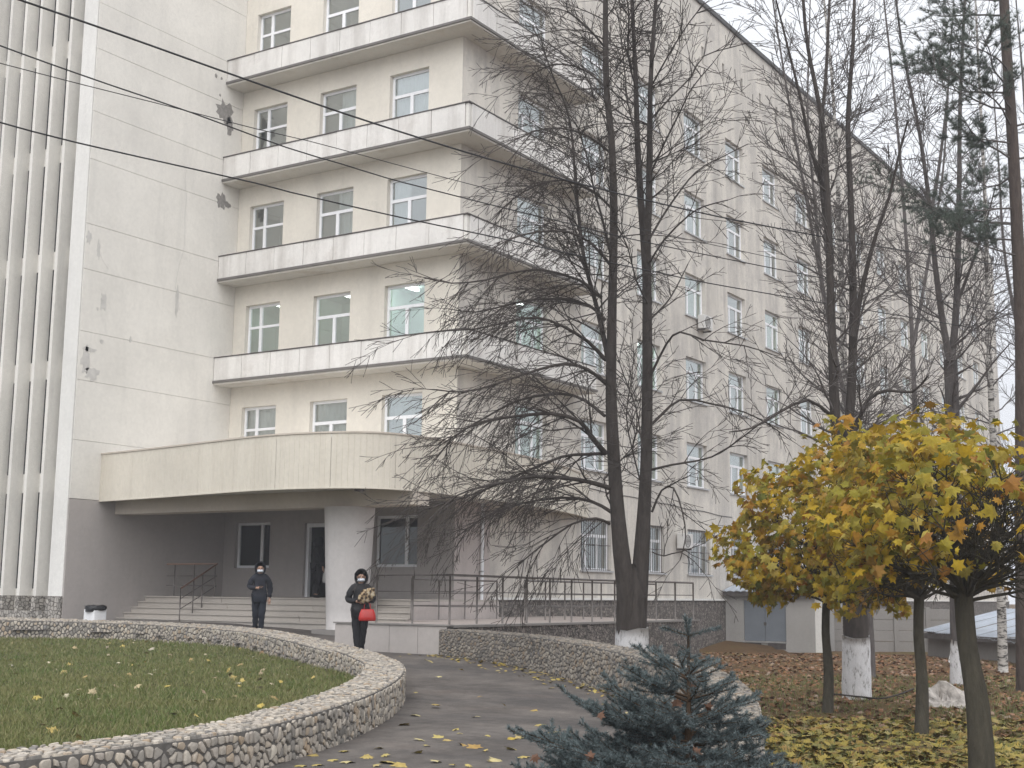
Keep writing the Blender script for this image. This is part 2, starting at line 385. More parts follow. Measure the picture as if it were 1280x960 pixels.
for d in ds:
    for u in us:
        s = side(u, d); lo = min(zl(d), zg(d))-.15 if u > -30 and d < 60 else zl(d)-.15
        V.append(G(u, d, lo*(1-s) + zr(d)*s + (.03*math.sin(u*1.7)*math.sin(d*1.3) if s > .9 else 0)))
nu = len(us)
for i in range(len(ds)-1):
    for j in range(nu-1): F.append((i*nu+j, i*nu+j+1, i*nu+nu+j+1, i*nu+nu+j))
tag(mesh_obj('ground', V, F, MT['ground'], smooth=True), kind='structure')
# asphalt: everything on the entrance side outside the lawn
V = []; F = []; idx = {}
def av(i, j):
    if (i, j) not in idx:
        u, d = -24+.3*i, 1+.3*j
        if d <= 27.6: u = min(u, interp(max(d, 4), sepP))
        idx[(i, j)] = len(V); V.append(G(u, d, zl(d) + .008*math.sin(u*2.1)*math.sin(d*1.1)))
    return idx[(i, j)]
for i in range(0, 115):
    for j in range(0, 126):
        u, d = -24+.3*i+.15, 1+.3*j+.15
        if d <= 27.6 and u > interp(max(d, 4), sepP)+.15: continue
        p = G(u, d)
        if d > 27.6 and p.x > RX-.2: continue
        if inpoly(u, d, lawn_poly): continue
        F.append((av(i, j), av(i+1, j), av(i+1, j+1), av(i, j+1)))
tag(mesh_obj('asphalt_path', V, F, MT['asphalt'], smooth=True), kind='structure')
V = []; F = []; idx = {}
lawn_out = [Vector((p.x, p.y)) for p in offs(LWs, .3)]
def lv(i, j):
    if (i, j) not in idx:
        u, d = -24+.4*i, 3+.4*j
        idx[(i, j)] = len(V); V.append(G(u, d, zg(d)+.02*math.sin(u*1.3+d)))
    return idx[(i, j)]
for i in range(62):
    for j in range(84):
        if inpoly(-24+.4*i+.2, 3+.4*j+.2, lawn_out): F.append((lv(i, j), lv(i+1, j), lv(i+1, j+1), lv(i, j+1)))
tag(mesh_obj('lawn', V, F, MT['lawn'], smooth=True), kind='structure')

# ------------------------------------------------------------------ the hospital-like block
B = tag(empty('office_building', (XC, YC, .7)), 'large cream six-storey building with wrap-around balconies and curved entrance canopy', 'building')
def wallgrid(P, u0, u1, z0, z1, holes, depth, nrm):
    """wall sheet with real openings and their reveals; P(u,z) -> point, nrm = inward vector"""
    mb = MB(); us = sorted({u0, u1, *[h[0] for h in holes], *[h[1] for h in holes]}); zs = sorted({z0, z1, *[h[2] for h in holes], *[h[3] for h in holes]})
    nrm = Vector(nrm)
    for a, b in zip(us, us[1:]):
        for c, d in zip(zs, zs[1:]):
            m, n = (a+b)/2, (c+d)/2
            if any(h[0] < m < h[1] and h[2] < n < h[3] for h in holes): continue
            mb.quad(P(a, c), P(b, c), P(b, d), P(a, d))
    for a, b, c, d in holes:
        pts = [P(a, c), P(b, c), P(b, d), P(a, d)]
        for i in range(4):
            p, q = Vector(pts[i]), Vector(pts[(i+1) % 4]); mb.quad(tuple(p), tuple(q), tuple(q+nrm*depth), tuple(p+nrm*depth))
    return mb
frontP = lambda u, z: (XC+u, YC, z)
sideP = lambda u, z: (XC, YC+u, z)
REV = .15
# window kinds: local x along the wall, y inward, z up, origin at the lower left corner of the opening
def frame_mesh(w, h, kind):
    mb = MB(); t = .08; y0, y1 = .0, .07
    mb.box(0, t, y0, y1, 0, h).box(w-t, w, y0, y1, 0, h).box(t, w-t, y0, y1, 0, t).box(t, w-t, y0, y1, h-t, h)
    panes = []
    if kind == 'T':
        zt = h*.66; xm = w*.5; mb.box(t, w-t, y0, y1, zt-t*.6, zt+t*.6).box(xm-t*.7, xm+t*.7, y0, y1, t, zt-t*.6)
        panes = [(t, w-t, zt+t*.6, h-t), (t, xm-t*.7, t, zt-t*.6), (xm+t*.7, w-t, t, zt-t*.6)]
    elif kind == 'A':
        zt = h*.64; xm = w*.36; mb.box(xm-t*.7, xm+t*.7, y0, y1, t, h-t).box(t, xm-t*.7, y0, y1, zt-t*.5, zt+t*.5).box(xm+t*.7, w-t, y0, y1, zt-t*.5, zt+t*.5)
        panes = [(t, xm-t*.7, zt+t*.5, h-t), (xm+t*.7, w-t, zt+t*.5, h-t), (t, xm-t*.7, t, zt-t*.5), (xm+t*.7, w-t, t, zt-t*.5)]
    elif kind == '3':
        zt = h*.68; a, b = w*.27, w*.66; mb.box(t, w-t, y0, y1, zt-t*.6, zt+t*.6)
        for xm in (a, b): mb.box(xm-t*.6, xm+t*.6, y0, y1, t, zt-t*.6)
        panes = [(t, w-t, zt+t*.6, h-t), (t, a-t*.6, t, zt-t*.6), (a+t*.6, b-t*.6, t, zt-t*.6), (b+t*.6, w-t, t, zt-t*.6)]
    elif kind == 'E':
        xm = w*.7; mb.box(xm-t*.7, xm+t*.7, y0, y1, t, h-t); panes = [(t, xm-t*.7, t, h-t), (xm+t*.7, w-t, t, h-t)]
    me = bpy.data.meshes.new('window'); me.from_pydata(mb.V, [], mb.F); me.materials.append(MT['pvc'])
    pms = []
    for x0, x1, z0, z1 in panes:
        p = bpy.data.meshes.new('pane'); p.from_pydata([(x0, .035, z0), (x1, .035, z0), (x1, .035, z1), (x0, .035, z1)], [], [(0, 1, 2, 3)]); p.materials.append(MT['dark_glass' if kind == 'E' else 'glass']); pms.append(p)
    s = bpy.data.meshes.new('sill'); m2 = MB().box(-.07, w+.07, -REV-.07, -.003, -.05, .006); s.from_pydata(m2.V, [], m2.F); s.materials.append(MT['zinc'])
    g = None
    if kind == '3':
        m3 = MB()
        for i in range(1, 14): x = w*i/14; m3.box(x-.007, x+.007, -.11, -.096, 0, h)
        for z in (h*.02, h*.5, h*.98): m3.box(0, w, -.116, -.1, z-.01, z+.01)
        g = bpy.data.meshes.new('window_grille'); g.from_pydata(m3.V, [], m3.F); g.materials.append(MT['dark_metal'])
    return me, pms, s, g
def room_mesh(w, h, x0, x1, zlow, ztop, depth, mat, curtain):
    V = [(x0, .09, zlow), (x1, .09, zlow), (x1, .09, ztop), (x0, .09, ztop), (x0, depth, zlow), (x1, depth, zlow), (x1, depth, ztop), (x0, depth, ztop)]
    F = [(4, 5, 6, 7), (0, 1, 5, 4), (3, 7, 6, 2), (0, 4, 7, 3), (1, 2, 6, 5)]
    n = len(V); V += [(0, .09, 0), (w, .09, 0), (w, .09, h), (0, .09, h)]
    F += [(0, n, n+1, 1), (1, n+1, n+2, 2), (2, n+2, n+3, 3), (3, n+3, n, 0)]
    me = bpy.data.meshes.new('room'); me.from_pydata(V, [], F); me.materials.append(mat); return me
def curtain_mesh(w, h, a, b):
    V = []; F = []; n = 24
    for i in range(n+1):
        x = a + (b-a)*i/n; y = .16 + .03*math.sin(i*1.9); V += [(x, y, -.05), (x, y, h+.05)]
    for i in range(n): F.append((2*i, 2*i+2, 2*i+3, 2*i+1))
    me = bpy.data.meshes.new('curtain'); me.from_pydata(V, [], F); me.materials.append(MT['curtain']); return me
_cache = {}
def cached(key, fn):
    if key not in _cache: _cache[key] = fn()
    return _cache[key]
def put(name, me, parent, loc=None, rz=0):
    o = bpy.data.objects.new(name, me); COL.objects.link(o); o.parent = parent
    if loc is not None:
        o.location = loc; o.rotation_euler.z = rz
        if parent is B: o.matrix_parent_inverse = Matrix.Translation(-B.location)
    return o
def window(loc, rz, w, h, kind, lit=0, grille=False, curt=None, room=(0, 0, 3.9, True)):
    w, h = round(w, 2), round(h, 2)
    fr, pms, sl, gr = cached(('f', w, h, kind), lambda: frame_mesh(w, h, kind))
    o = put('window', fr, B, loc, rz)
    for p in pms: put('pane', p, o)
    if kind != 'E': put('sill', sl, o)
    if grille: put('window_grille', gr, o)
    e0, e1, dep, _ = room; mat = 'room_dark' if kind == 'E' else ('room_green' if lit else 'room')
    put('room', cached(('r', w, h, e0, e1, dep, mat), lambda: room_mesh(w, h, -e0, w+e1, -.85, h+.16, dep, MT[mat], 0)), o)
    if curt: put('curtain', cached(('c', w, h, curt), lambda: curtain_mesh(w, h, w*curt[0], w*curt[1])), o)
    if lit:
        def lamp():
            m = MB()
            for xx in ((.2, .75) if lit > 1 else (.5,)):
                for yy in ((.7,) if dep < 2.5 else (.9, 2.2)):
                    x = w*xx; m.box(x-.06, x+.06, yy-.4, yy+.4, h+.05, h+.11)
            me = bpy.data.meshes.new('ceiling_lamp'); me.from_pydata(m.V, [], m.F); me.materials.append(MT['tube' if lit > 1 else 'lamp_panel']); return me
        put('ceiling_lamp', cached(('l', w, h, lit, dep), lamp), o)
    return o
# front facade, second to sixth floor
AX = [(-8.362, -6.903, 'A'), (-5.509, -4.039, 'T'), (-2.714, -1.231, 'T')]
WH = 2.0
holes = []
for k in range(2, 7):
    zt = WT2+FH*(k-2)
    for a, b, _ in AX: holes.append((a, b, zt-WH, zt))
wallgrid(frontP, -8.886, 0, 5.0, ROOF, holes, REV, (0, 1, 0)).build('front_wall', MT['beige'], B)
for k in range(2, 7):
    zt = WT2+FH*(k-2)
    for a, b, kd in AX:
        lit = {3: 2 if a > -3 else 1, 2: 0}.get(k, 0)
        if k == 2 and a > -3: lit = 1
        curt = None
        if k == 2: curt = (0, 1)
        elif k in (4, 5) and a > -6: curt = ((0, .45), (.45, 1.0), (0, 1))[rng.randrange(3)]
        window((XC+a, YC+REV, zt-WH), 0, b-a, WH, kd, lit, curt=curt, room=(.45, .6, 1.75, True))
# side facade
s0, sp = 3.068, 4.003; SW = 1.82; LEN = 66
cols = [s0+sp*i for i in range(16)]
holes = []; wins = []
for i, u in enumerate(cols):
    for k in range(1, 7):
        if k == 1 and i == 0: continue
        zt = WT2+FH*(k-2) if k > 1 else 4.06
        w = SW if k > 1 else 2.05; h = 1.68
        if i == 0 and k > 2: h = 2.0
        holes.append((u, u+w, zt-h, zt)); wins.append((i, k, u, w, h, zt))
slits = []
for i, u in enumerate(cols):
    for du in (-.2, 1.75): slits.append((u+du, u+du+.22, 23.0, 23.75))
wallgrid(sideP, 1.77, LEN, 1.46, 5.0, [h for h in holes if h[3] < 5], REV, (-1, 0, 0)).build('side_wall', MT['side'], B)
wallgrid(sideP, 0, LEN, 5.0, ROOF, [h for h in holes if h[3] > 5]+slits, REV, (-1, 0, 0)).build('side_wall', MT['side'], B)
sm = MB()
for a, b, c, d in slits: sm.quad((XC-REV+.002, YC+a, c), (XC-REV+.002, YC+b, c), (XC-REV+.002, YC+b, d), (XC-REV+.002, YC+a, d))
sm.build('attic_vent', MT['dark'], B)
for i, k, u, w, h, zt in wins:
    r = rng.random(); lit = 0
    if (i, k) in ((0, 3), (2, 3)): lit = 2
    elif k in (2, 3) and i < 9 and rng.random() < .8: lit = 1
    elif rng.random() < .2: lit = 1
    curt = None if r < .35 else ((0, .5) if r < .5 else ((.4, 1) if r < .65 else (0, 1)))
    window((XC-REV, YC+u, zt-h), math.pi/2, w, h, '3', lit, grille=(k == 1), curt=curt if not lit > 1 else None, room=(.85, 1.05, 3.2, True))
# lower part of the side wall: painted corner strip and plinth
MB().quad((XC, YC, .3), (XC, YC+1.77, .3), (XC, YC+1.77, 5), (XC, YC, 5)).build('corner_wall', MT['pale_mauve'], B)
MB().box(XC-.3, XC+.06, YC+1.8, YC+LEN, -.8, 1.42).build('plinth', MT['pebble_far'], B)
MB().box(XC-.3, XC+.12, YC+1.78, YC+LEN, 1.42, 1.49).build('plinth_ledge', MT['white_plaster'], B)
MB().box(XC-22, XC+.1, YC-.1, YC+LEN+.1, ROOF, ROOF+.18).build('roof', MT['roofing'], B)
MB().quad((XC, YC+LEN, -.5), (XC-14, YC+LEN, -.5), (XC-14, YC+LEN, ROOF), (XC, YC+LEN, ROOF)).build('end_wall', MT['side'], B)
MB().quad((XC-14, YC+LEN, -.5), (XC-14, YC, -.5), (XC-14, YC, ROOF), (XC-14, YC+LEN, ROOF)).build('rear_wall', MT['side'], B)
# ground floor entrance wall
EH = [(-8.40, -6.95, 2.30, 3.70), (-5.55, -3.75, 1.44, 3.64), (-2.85, -1.30, 2.32, 3.80)]
wallgrid(frontP, -8.886, 0, .6, 5.0, EH, .25, (0, 1, 0)).build('entrance_wall', MT['mauve'], B)
for h in (EH[0], EH[2]): window((XC+h[0], YC+.12, h[2]), 0, h[1]-h[0], h[3]-h[2], 'E', room=(.3, .3, 2.5, True))
d0, d1, dz0, dz1 = EH[1]
dr = MB().box(XC+d0, XC+d0+.1, YC+.1, YC+.22, dz0, dz1).box(XC+d1-.1, XC+d1, YC+.1, YC+.22, dz0, dz1).box(XC+d0+.1, XC+d1-.1, YC+.1, YC+.22, dz1-.12, dz1).build('door_frame', MT['pvc'], B)
hl = MB(); hx0, hx1, hy = XC+d0-.8, XC+d1+.4, YC+4
hl.quad((hx0, YC+.26, dz0), (hx1, YC+.26, dz0), (hx1, hy, dz0), (hx0, hy, dz0)).quad((hx0, hy, dz0), (hx1, hy, dz0), (hx1, hy, dz1+.3), (hx0, hy, dz1+.3)).quad((hx0, YC+.26, dz0), (hx0, hy, dz0), (hx0, hy, dz1+.3), (hx0, YC+.26, dz1+.3)).quad((hx1, YC+.26, dz0), (hx1, hy, dz0), (hx1, hy, dz1+.3), (hx1, YC+.26, dz1+.3)).quad((hx0, YC+.26, dz1+.3), (hx1, YC+.26, dz1+.3), (hx1, hy, dz1+.3), (hx0, hy, dz1+.3))
hl.build('entrance_hall', MT['room_dark'], B)
lf = MB().box(XC+d1-.95, XC+d1-.85, YC+.14, YC+.2, dz0, dz1-.12).box(XC+d1-.85, XC+d1-.1, YC+.14, YC+.2, dz0, dz0+.35).box(XC+d1-.85, XC+d1-.1, YC+.14, YC+.2, dz1-.25, dz1-.12).build('door', MT['pvc'], B)
MB().quad((XC+d1-.85, YC+.17, dz0+.35), (XC+d1-.1, YC+.17, dz0+.35), (XC+d1-.1, YC+.17, dz1-.25), (XC+d1-.85, YC+.17, dz1-.25)).build('pane', MT['dark_glass'], lf)

# balconies
OY, OX, LR = .788, .808, 6.643
for k in range(3, 7):
    zt = WT2+FH*(k-2); rail = zt-1.77; zb = zt-2.64; zs = zb+.16
    P = [(XW+.01, YC-OY), (XC+OX, YC-OY), (XC+OX, YC+LR), (XC-.01, YC+LR), (XC-.01, YC-.01), (XW+.01, YC-.01)]
    b = MB().prism(P, zb, zs).build('balcony', MT['soffit'], B)
    P2 = [(XW+.012, YC-OY-.045), (XC+OX+.045, YC-OY-.045), (XC+OX+.045, YC+LR+.03), (XC+OX-.06, YC+LR+.03), (XC+OX-.06, YC-OY+.06), (XW+.012, YC-OY+.06)]
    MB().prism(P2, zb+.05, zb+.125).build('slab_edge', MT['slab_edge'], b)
    n = 8; x0, x1 = XW+.02, XC+OX-.14; tk = .05
    for i in range(n):
        a = x0+(x1-x0)*i/n; c = x0+(x1-x0)*(i+1)/n; j = rng.uniform(-.006, .006)
        bevel(MB().box(a+.007, c-.007, YC-OY-.012+j, YC-OY+tk+j, zb+.127, rail-.02).build('parapet_panel', MT['balcony'], b), .006, 1)
    y0, y1 = YC-OY+.14, YC+LR-.02; n = 6
    for i in range(n):
        a = y0+(y1-y0)*i/n; c = y0+(y1-y0)*(i+1)/n; j = rng.uniform(-.006, .006)
        bevel(MB().box(XC+OX-tk+j, XC+OX+.012+j, a+.007, c-.007, zb+.127, rail-.02).build('parapet_panel', MT['balcony'], b), .006, 1)
    bevel(MB().box(XC+OX-.132, XC+OX-.03, YC-OY+.02, YC-OY+.11, zb+.127, rail-.022).build('corner_post', MT['fin'], b), .01)
    P3 = [(XW+.012, YC-OY-.03), (XC+OX+.03, YC-OY-.03), (XC+OX+.03, YC+LR), (XC+OX-.06, YC+LR), (XC+OX-.06, YC-OY+.07), (XW+.012, YC-OY+.07)]
    MB().prism(P3, rail-.018, rail+.015).build('rail_cap', MT['dark_metal'], b)

# wing: panelled side wall, pilaster, fins
wing = MB().quad((XW-.03, YW, .5), (XW-.03, YC+.02, .5), (XW-.03, YC+.02, ROOF), (XW-.03, YW, ROOF)).build('wing_wall', MT['patch'], B)
js = [4.10, 5.75, 7.46, 8.87, 10.68, 12.02, 13.95, 15.4, 17.33, 18.75, 20.6, 22.0, 23.8, ROOF]
for a, c in zip(js, js[1:]):
    for y0, y1 in ((YW, YC),):
        j = rng.uniform(0, .004)
        bevel(MB().box(XW-.028, XW+j, y0+.003, y1-.003, a+.0045, c-.0045).build('wall_panel', MT['panel_wall'], wing), .004, 1)
MB().box(XW-.028, XW+.006, YW+.001, YC+.02, .5, 4.092).build('painted_wall', MT['mauve'], B)
MB().box(XW-.62, XW-.03, YW-.03, YW+.6, 1.4, ROOF).build('pilaster', MT['white_plaster'], B)
MB().box(XW-.66, XW-.02, YW-.07, YW+.6, .4, 1.4).build('stone_base', MT['pebble_base'], B)
MB().box(XW-14, XW-.62, YW+.425, YW+.6, .5, ROOF).build('fin_wall', MT['fin'], B)
MB().box(XW-14, XW-.66, YW-.16, YW+.6, .3, .98).build('stone_base', MT['pebble_base'], B)
fin_me = None
for i in range(17):
    x = XW-1.28-.735*i
    if fin_me is None:
        m = MB().box(0, .12, 0, .423, 0, ROOF-1.4); fo = m.build('fin', MT['fin']); fin_me = fo.data; bpy.data.objects.remove(fo)
        m = MB().box(-.03, .15, -.03, .42, 0, .42); fo = m.build('stone_base', MT['pebble_base']); fb = fo.data; bpy.data.objects.remove(fo)
    f = put('fin', fin_me, B, (x, YW+rng.uniform(-.01, .01), 1.4)); st = put('stone_base', fb, f); st.location = (0, 0, -.42)
    for k in range(8):
        z0 = 1.75+FH*k-.6
        MB().quad((x+.121, YW+.423, z0+.45), (x+.30, YW+.423, z0+.45), (x+.30, YW+.423, z0+FH-.1), (x+.121, YW+.423, z0+FH-.1)).build('slot_window', MT['dark'], B)
MB().box(XW-14, XW+.08, YW-.1, YC-.11, ROOF, ROOF+.18).build('roof', MT['roofing'], B)
# bare patches where the plaster has come away
def patch(cx, cy, rx, rz_, mat, seed, n=22):
    r = random.Random(seed); c = ux(cx, cy, XW); pts = []
    for i in range(n):
        a = 2*math.pi*i/n; k = r.uniform(.55, 1.15); pts.append((XW+.008, c.y+rx*k*math.cos(a), c.z+rz_*k*math.sin(a)))
    m = MB(); m.V = pts + [(p[0]-.012, p[1], p[2]) for p in pts]; m.F = [tuple(range(n))] + [(i, (i+1) % n, n+(i+1) % n, n+i) for i in range(n)]
    m.build('bare_patch', mat, B)
patch(282, 140, .42, .42, MT['bare'], 3); patch(287, 158, .2, .3, MT['bare'], 4); patch(276, 252, .22, .30, MT['bare'], 5); patch(284, 256, .16, .12, MT['bare'], 6)
patch(270, 95, .07, .09, MT['bare'], 8); patch(277, 98, .05, .06, MT['bare'], 18); patch(275, 119, .04, .05, MT['bare'], 9)
patch(107, 450, .16, .45, MT['patch'], 10); patch(115, 467, .3, .2, MT['patch'], 11); patch(112, 437, .28, .08, MT['patch'], 12); patch(129, 377, .12, .32, MT['patch'], 13)
patch(127, 427, .08, .07, MT['patch'], 14); patch(122, 386, .04, .05, MT['patch'], 15); patch(163, 424, .05, .1, MT['patch'], 16); patch(221, 375, .07, .5, MT['patch'], 17); patch(111, 297, .1, .2, MT['patch'], 20); patch(123, 312, .07, .3, MT['patch'], 21)
def crack(pts, r=.008):
    MB().tube([tuple(ux(x, y, XW)+Vector((.004, 0, 0))) for x, y in pts], [r*.5*(.5+.9*rng.random()) for _ in pts], 4).build('crack', MT['patch'], B)
crack([(234, 206), (231, 225), (233, 245), (231, 270), (231, 300), (229, 315), (224, 330), (221, 345), (219, 358), (222, 372), (224, 388)], .012)
crack([(121, 305), (124, 315), (128, 325), (135, 336)], .01)

# canopy
CP = catmull([(-30.585, 25.76, 0), (-27.7, 25.34, 0), (-25.4, 24.92, 0), (-23.45, 24.60, 0), (-22.0, 24.62, 0), (-20.75, 24.98, 0), (-20.1, 25.62, 0), (-19.85, 26.7, 0), (-19.85, 28.4, 0), (-20.05, 31.2, 0), (-20.5, 34.0, 0), (-21.1, 36.3, 0), (-21.69, 38.2, 0)], .04)
CZ0, CZ1 = 4.10, 5.44
acc = [0.]
for a, b in zip(CP, CP[1:]): acc.append(acc[-1]+(b-a).length)
def cpt(s):
    s = min(max(s, 0), acc[-1]); i = min(np.searchsorted(acc, s), len(acc)-1); i = max(i, 1)
    t = (s-acc[i-1])/max(acc[i]-acc[i-1], 1e-9); p = CP[i-1].lerp(CP[i], t); d = (CP[i]-CP[i-1]).normalized(); return p, Vector((d.y, -d.x, 0))
inner = [(XC-.01, YC+7.4), (XC-.01, YC-.01), (XW+.01, YC-.01)]
pl = [(p.x, p.y) for p in CP[::6]]
if pl[-1] != (CP[-1].x, CP[-1].y): pl.append((CP[-1].x, CP[-1].y))
canopy = MB().prism(pl + inner, CZ0+.06, CZ1-.12).build('canopy', MT['soffit'], B)
S_ = 0; npan = 15; LT = acc[-1]
for i in range(npan):
    sa, sb = LT*i/npan, LT*(i+1)/npan; m = MB(); prof = []
    nr = 11; w = (sb-sa-.008)/nr
    for j in range(nr):
        for f, o in ((0, .040), (.05, .048), (.93, .048), (.98, .040)): prof.append((sa+.004+w*(j+f), o))
    prof.append((sb-.004, .040))
    for s, o in prof:
        p, n = cpt(s); q = p+n*o; m.V += [(q.x, q.y, CZ0), (q.x, q.y, CZ1-.03)]
    m.F = [(2*j, 2*j+2, 2*j+3, 2*j+1) for j in range(len(prof)-1)]
    m.build('fascia_panel', MT['siding'], canopy)
m = MB()
for s in np.linspace(0, LT, 90):
    p, n = cpt(s); a = p+n*.075; b = p-n*.15; m.V += [(a.x, a.y, CZ1-.03), (a.x, a.y, CZ1+.012), (b.x, b.y, CZ1+.012), (b.x, b.y, CZ1-.03)]
for i in range(89):
    for j in range(4): m.F.append((4*i+j, 4*i+4+j, 4*i+4+(j+1) % 4, 4*i+(j+1) % 4))
m.build('canopy_coping', MT['beam'], canopy)
m = MB()
for s in np.linspace(0, LT, 90):
    p, n = cpt(s); a = p+n*.06; b = p-n*.1; m.V += [(a.x, a.y, CZ0-.035), (a.x, a.y, CZ0), (b.x, b.y, CZ0), (b.x, b.y, CZ0-.035)]
for i in range(89):
    for j in range(4): m.F.append((4*i+j, 4*i+4+j, 4*i+4+(j+1) % 4, 4*i+(j+1) % 4))
m.build('canopy_trim', MT['siding'], canopy)
MB().box(XW+.02, -19.83, 26.3, 26.95, 3.74, CZ0+.055).build('canopy_beam', MT['beam'], B)
lp = uy(441, 613, 25.0); bevel(MB().box(lp.x-.09, lp.x+.09, 25.15, 25.35, CZ0-.09, CZ0+.05).build('canopy_lamp', MT['dark_metal'], canopy), .02)
# flared column
m = MB(); cx, cy = -22.15, 26.68; hs = [(.3, .50), (1.2, .535), (2.2, .58), (3.2, .625), (3.735, .65)]
m.tube([(cx, cy, z) for z, r in hs], [r for z, r in hs], 32); m.build('column', MT['column'], B, True)
MB().box(cx-.62, cx+.62, cy-.62, cy+.62, .2, .66).build('column_base', MT['concrete'], B)
# drainpipe on the painted corner strip
py = YC+1.28
dp = MB().tube([(XC+.07, py, .97), (XC+.07, py, 4.3)], .05, 10).build('drainpipe', MT['pvc'], B, True)
MB().box(XC, XC+.13, py-.07, py+.07, 2.2, 2.24).build('pipe_bracket', MT['zinc'], dp)
# air conditioners on the side wall
def ac_unit(y, z):
    a = bevel(MB().box(XC+.08, XC+.36, y, y+.8, z, z+.55).build('air_conditioner', MT['ac'], B), .02)
    m = MB(); c = Vector((XC+.363, y+.33, z+.275))
    for r in (.08, .14, .2, .235):
        m.tube([(c.x, c.y+r*math.cos(t*.5236), c.z+r*math.sin(t*.5236)) for t in range(13)], .008, 4)
    for t in range(6): m.tube([tuple(c), (c.x, c.y+.235*math.cos(t*1.047), c.z+.235*math.sin(t*1.047))], .006, 4)
    m.build('fan_grille', MT['dark_metal'], a)
    MB().box(XC, XC+.34, y+.1, y+.14, z-.05, z-.002).box(XC, XC+.34, y+.66, y+.7, z-.05, z-.002).build('bracket', MT['dark_metal'], a)
ac_unit(YC+16.0, 11.85); ac_unit(YC+14.0, 3.3)
# cable along the side wall
pts = []
for i in range(30):
    y = 7+i*.42; pts.append((XC+.015, YC+y, 5.05-.012*i+.02*math.sin(i*.9)))
MB().tube(pts, .012, 5).build('wall_cable', MT['wire'], B)

# ------------------------------------------------------------------ stairs, ramp terrace, railings
ST = tag(empty('entrance_stairs', (-26, 27, .7)), 'broad worn stone stairs leading up to the entrance under the canopy', 'stairs')
zb_, zt_ = .66, 1.43; n = 5; yb = 26.55
for i in range(n):
    z0 = zb_+(zt_-zb_)*i/n; z1 = zb_+(zt_-zb_)*(i+1)/n; y0 = yb+.255*i
    x0 = XW+.01; k = 0
    while x0 < -20.3:
        w = 3.1+.5*((i+k) % 2); x1 = min(x0+w, -20.2); k += 1; j = rng.uniform(-.008, .008)
        bevel(MB().box(x0+.002, x1-.002, y0+.035+j, y0+.30, z0-.1, z1-.04).box(x0+.002, x1-.002, y0+j, y0+.30, z1-.039, z1-.004).build('step', MT['step'], ST), .006); x0 = x1
MB().box(XW+.01, -20.2, yb+.255*n-.0, YC-.005, .5, 1.425).build('landing', MT['step'], ST)
MB().box(-20.198, XC+.002+1.5, yb+.2, YC-.005, .3, 1.38).build('side_wall', MT['pale_mauve'], ST)
for i in range(3): MB().box(XW+.2+i, XW+1.1+i, 0, 0, 0, 0)
TR = tag(empty('ramp_terrace', (-18, 28, .4)), 'low ramp terrace with pink tiled front and pebble-clad side below the railing', 'ramp')
MB().prism([(-19.0, 22.55), (RX-.05, 22.55), (RX-.05, 34.4), (XC+.07, 36.5), (XC+.07, YC+.0), (-20.1, YC+.0), (-20.1, 26.5), (-19.0, 26.5)], -.3, .93).build('terrace_slab', MT['paving'], TR)
for i in range(4):
    a, c = -19.0+.74*i, -19.0+.74*(i+1); bevel(MB().box(a+.004, c-.004, 22.5, 22.548, .2, .925).build('facing_tile', MT['tile'], TR), .004, 1)
MB().box(-19.03, RX+.03, 22.47, 22.62, .932, .965).build('edge_trim', MT['concrete'], TR)
MB().box(RX-.048, RX, 22.5, 34.45, -.5, .90).build('pebble_side', MT['pebble_far'], TR)
MB().box(RX-.2, RX+.04, 22.62, 34.45, .902, .95).build('edge_trim', MT['concrete'], TR)
def railing(name, pts, label, posts, h=1.0, rails=(.36, .66), mat='steel', r=.028, top='steel', ztop=None, group='steel railings by the entrance'):
    root = tag(empty(name, pts[0]), label, 'railing', group)
    P = [Vector(p) for p in pts]
    MB().tube([tuple(p+zz*h) for p in P], .025, 8).build('handrail', MT[top], root, True)
    for k in rails: MB().tube([tuple(p+zz*k) for p in P], .011, 6).build('cross_rail', MT[mat], root, True)
    for a, b in zip(P, P[1:]):
        L = (b-a).length; n = max(1, round(L/posts))
        for i in range(n+1):
            if i == 0 and a is not P[0]: continue
            q = a.lerp(b, i/n)
            MB().tube([tuple(q), tuple(q+zz*(h-.02))], r*.8, 8).build('post', MT[mat], root, True)
    return root
railing('ramp_railing', [(-18.0, 22.66, .965), (RX-.1, 22.66, .965), (RX-.1, 28.6, .95), (RX-.1, 34.3, .95)], 'long steel railing along the front edge of the ramp behind the big bare tree', 1.05)
railing('ramp_railing', [(-18.4, 29.2, .93), (-18.4, 33.2, .93), (-18.4, 36.6, .93)], 'inner steel railing of the ramp nearer to the building wall', 1.0)
railing('ramp_railing', [(-20.05, 26.6, .93), (-20.05, 28.9, .93), (-20.05, 30.4, .93)], 'short steel railing between the column and the wall below the right entrance window', 1.1)
# stair handrail with landing rail
SR = tag(empty('stair_railing', (-28.5, 26.6, .7)), 'brown-topped handrail on the left side of the entrance stairs', 'railing', 'steel railings by the entrance')
xr = uy(224, 775, 26.5).x; y0, y1 = 26.5, 27.85; zb0 = .78
def tr(m, name, r, pts): MB().tube(pts, r, 8).build(name, MT[m], SR, True)
tr('copper_rail', 'handrail', .026, [(xr, y0, zb0+.86), (xr, y1, 1.43+.92), (XW+.6, y1, 1.43+.92)])
for t in (0, .35, .6, .95):
    y = y0+(y1-y0)*t; zf = zb0+(1.43-zb0)*t; tr('steel', 'post', .018, [(xr, y, zf-.05), (xr, y, zf+.88)])
for k in (.3, .58): tr('steel', 'cross_rail', .011, [(xr, y0, zb0+k), (xr, y1, 1.43+k), (XW+.6, y1, 1.43+k)])
for x in (xr-.9, xr-1.7): tr('steel', 'post', .018, [(x, y1, 1.43), (x, y1, 1.43+.9)])

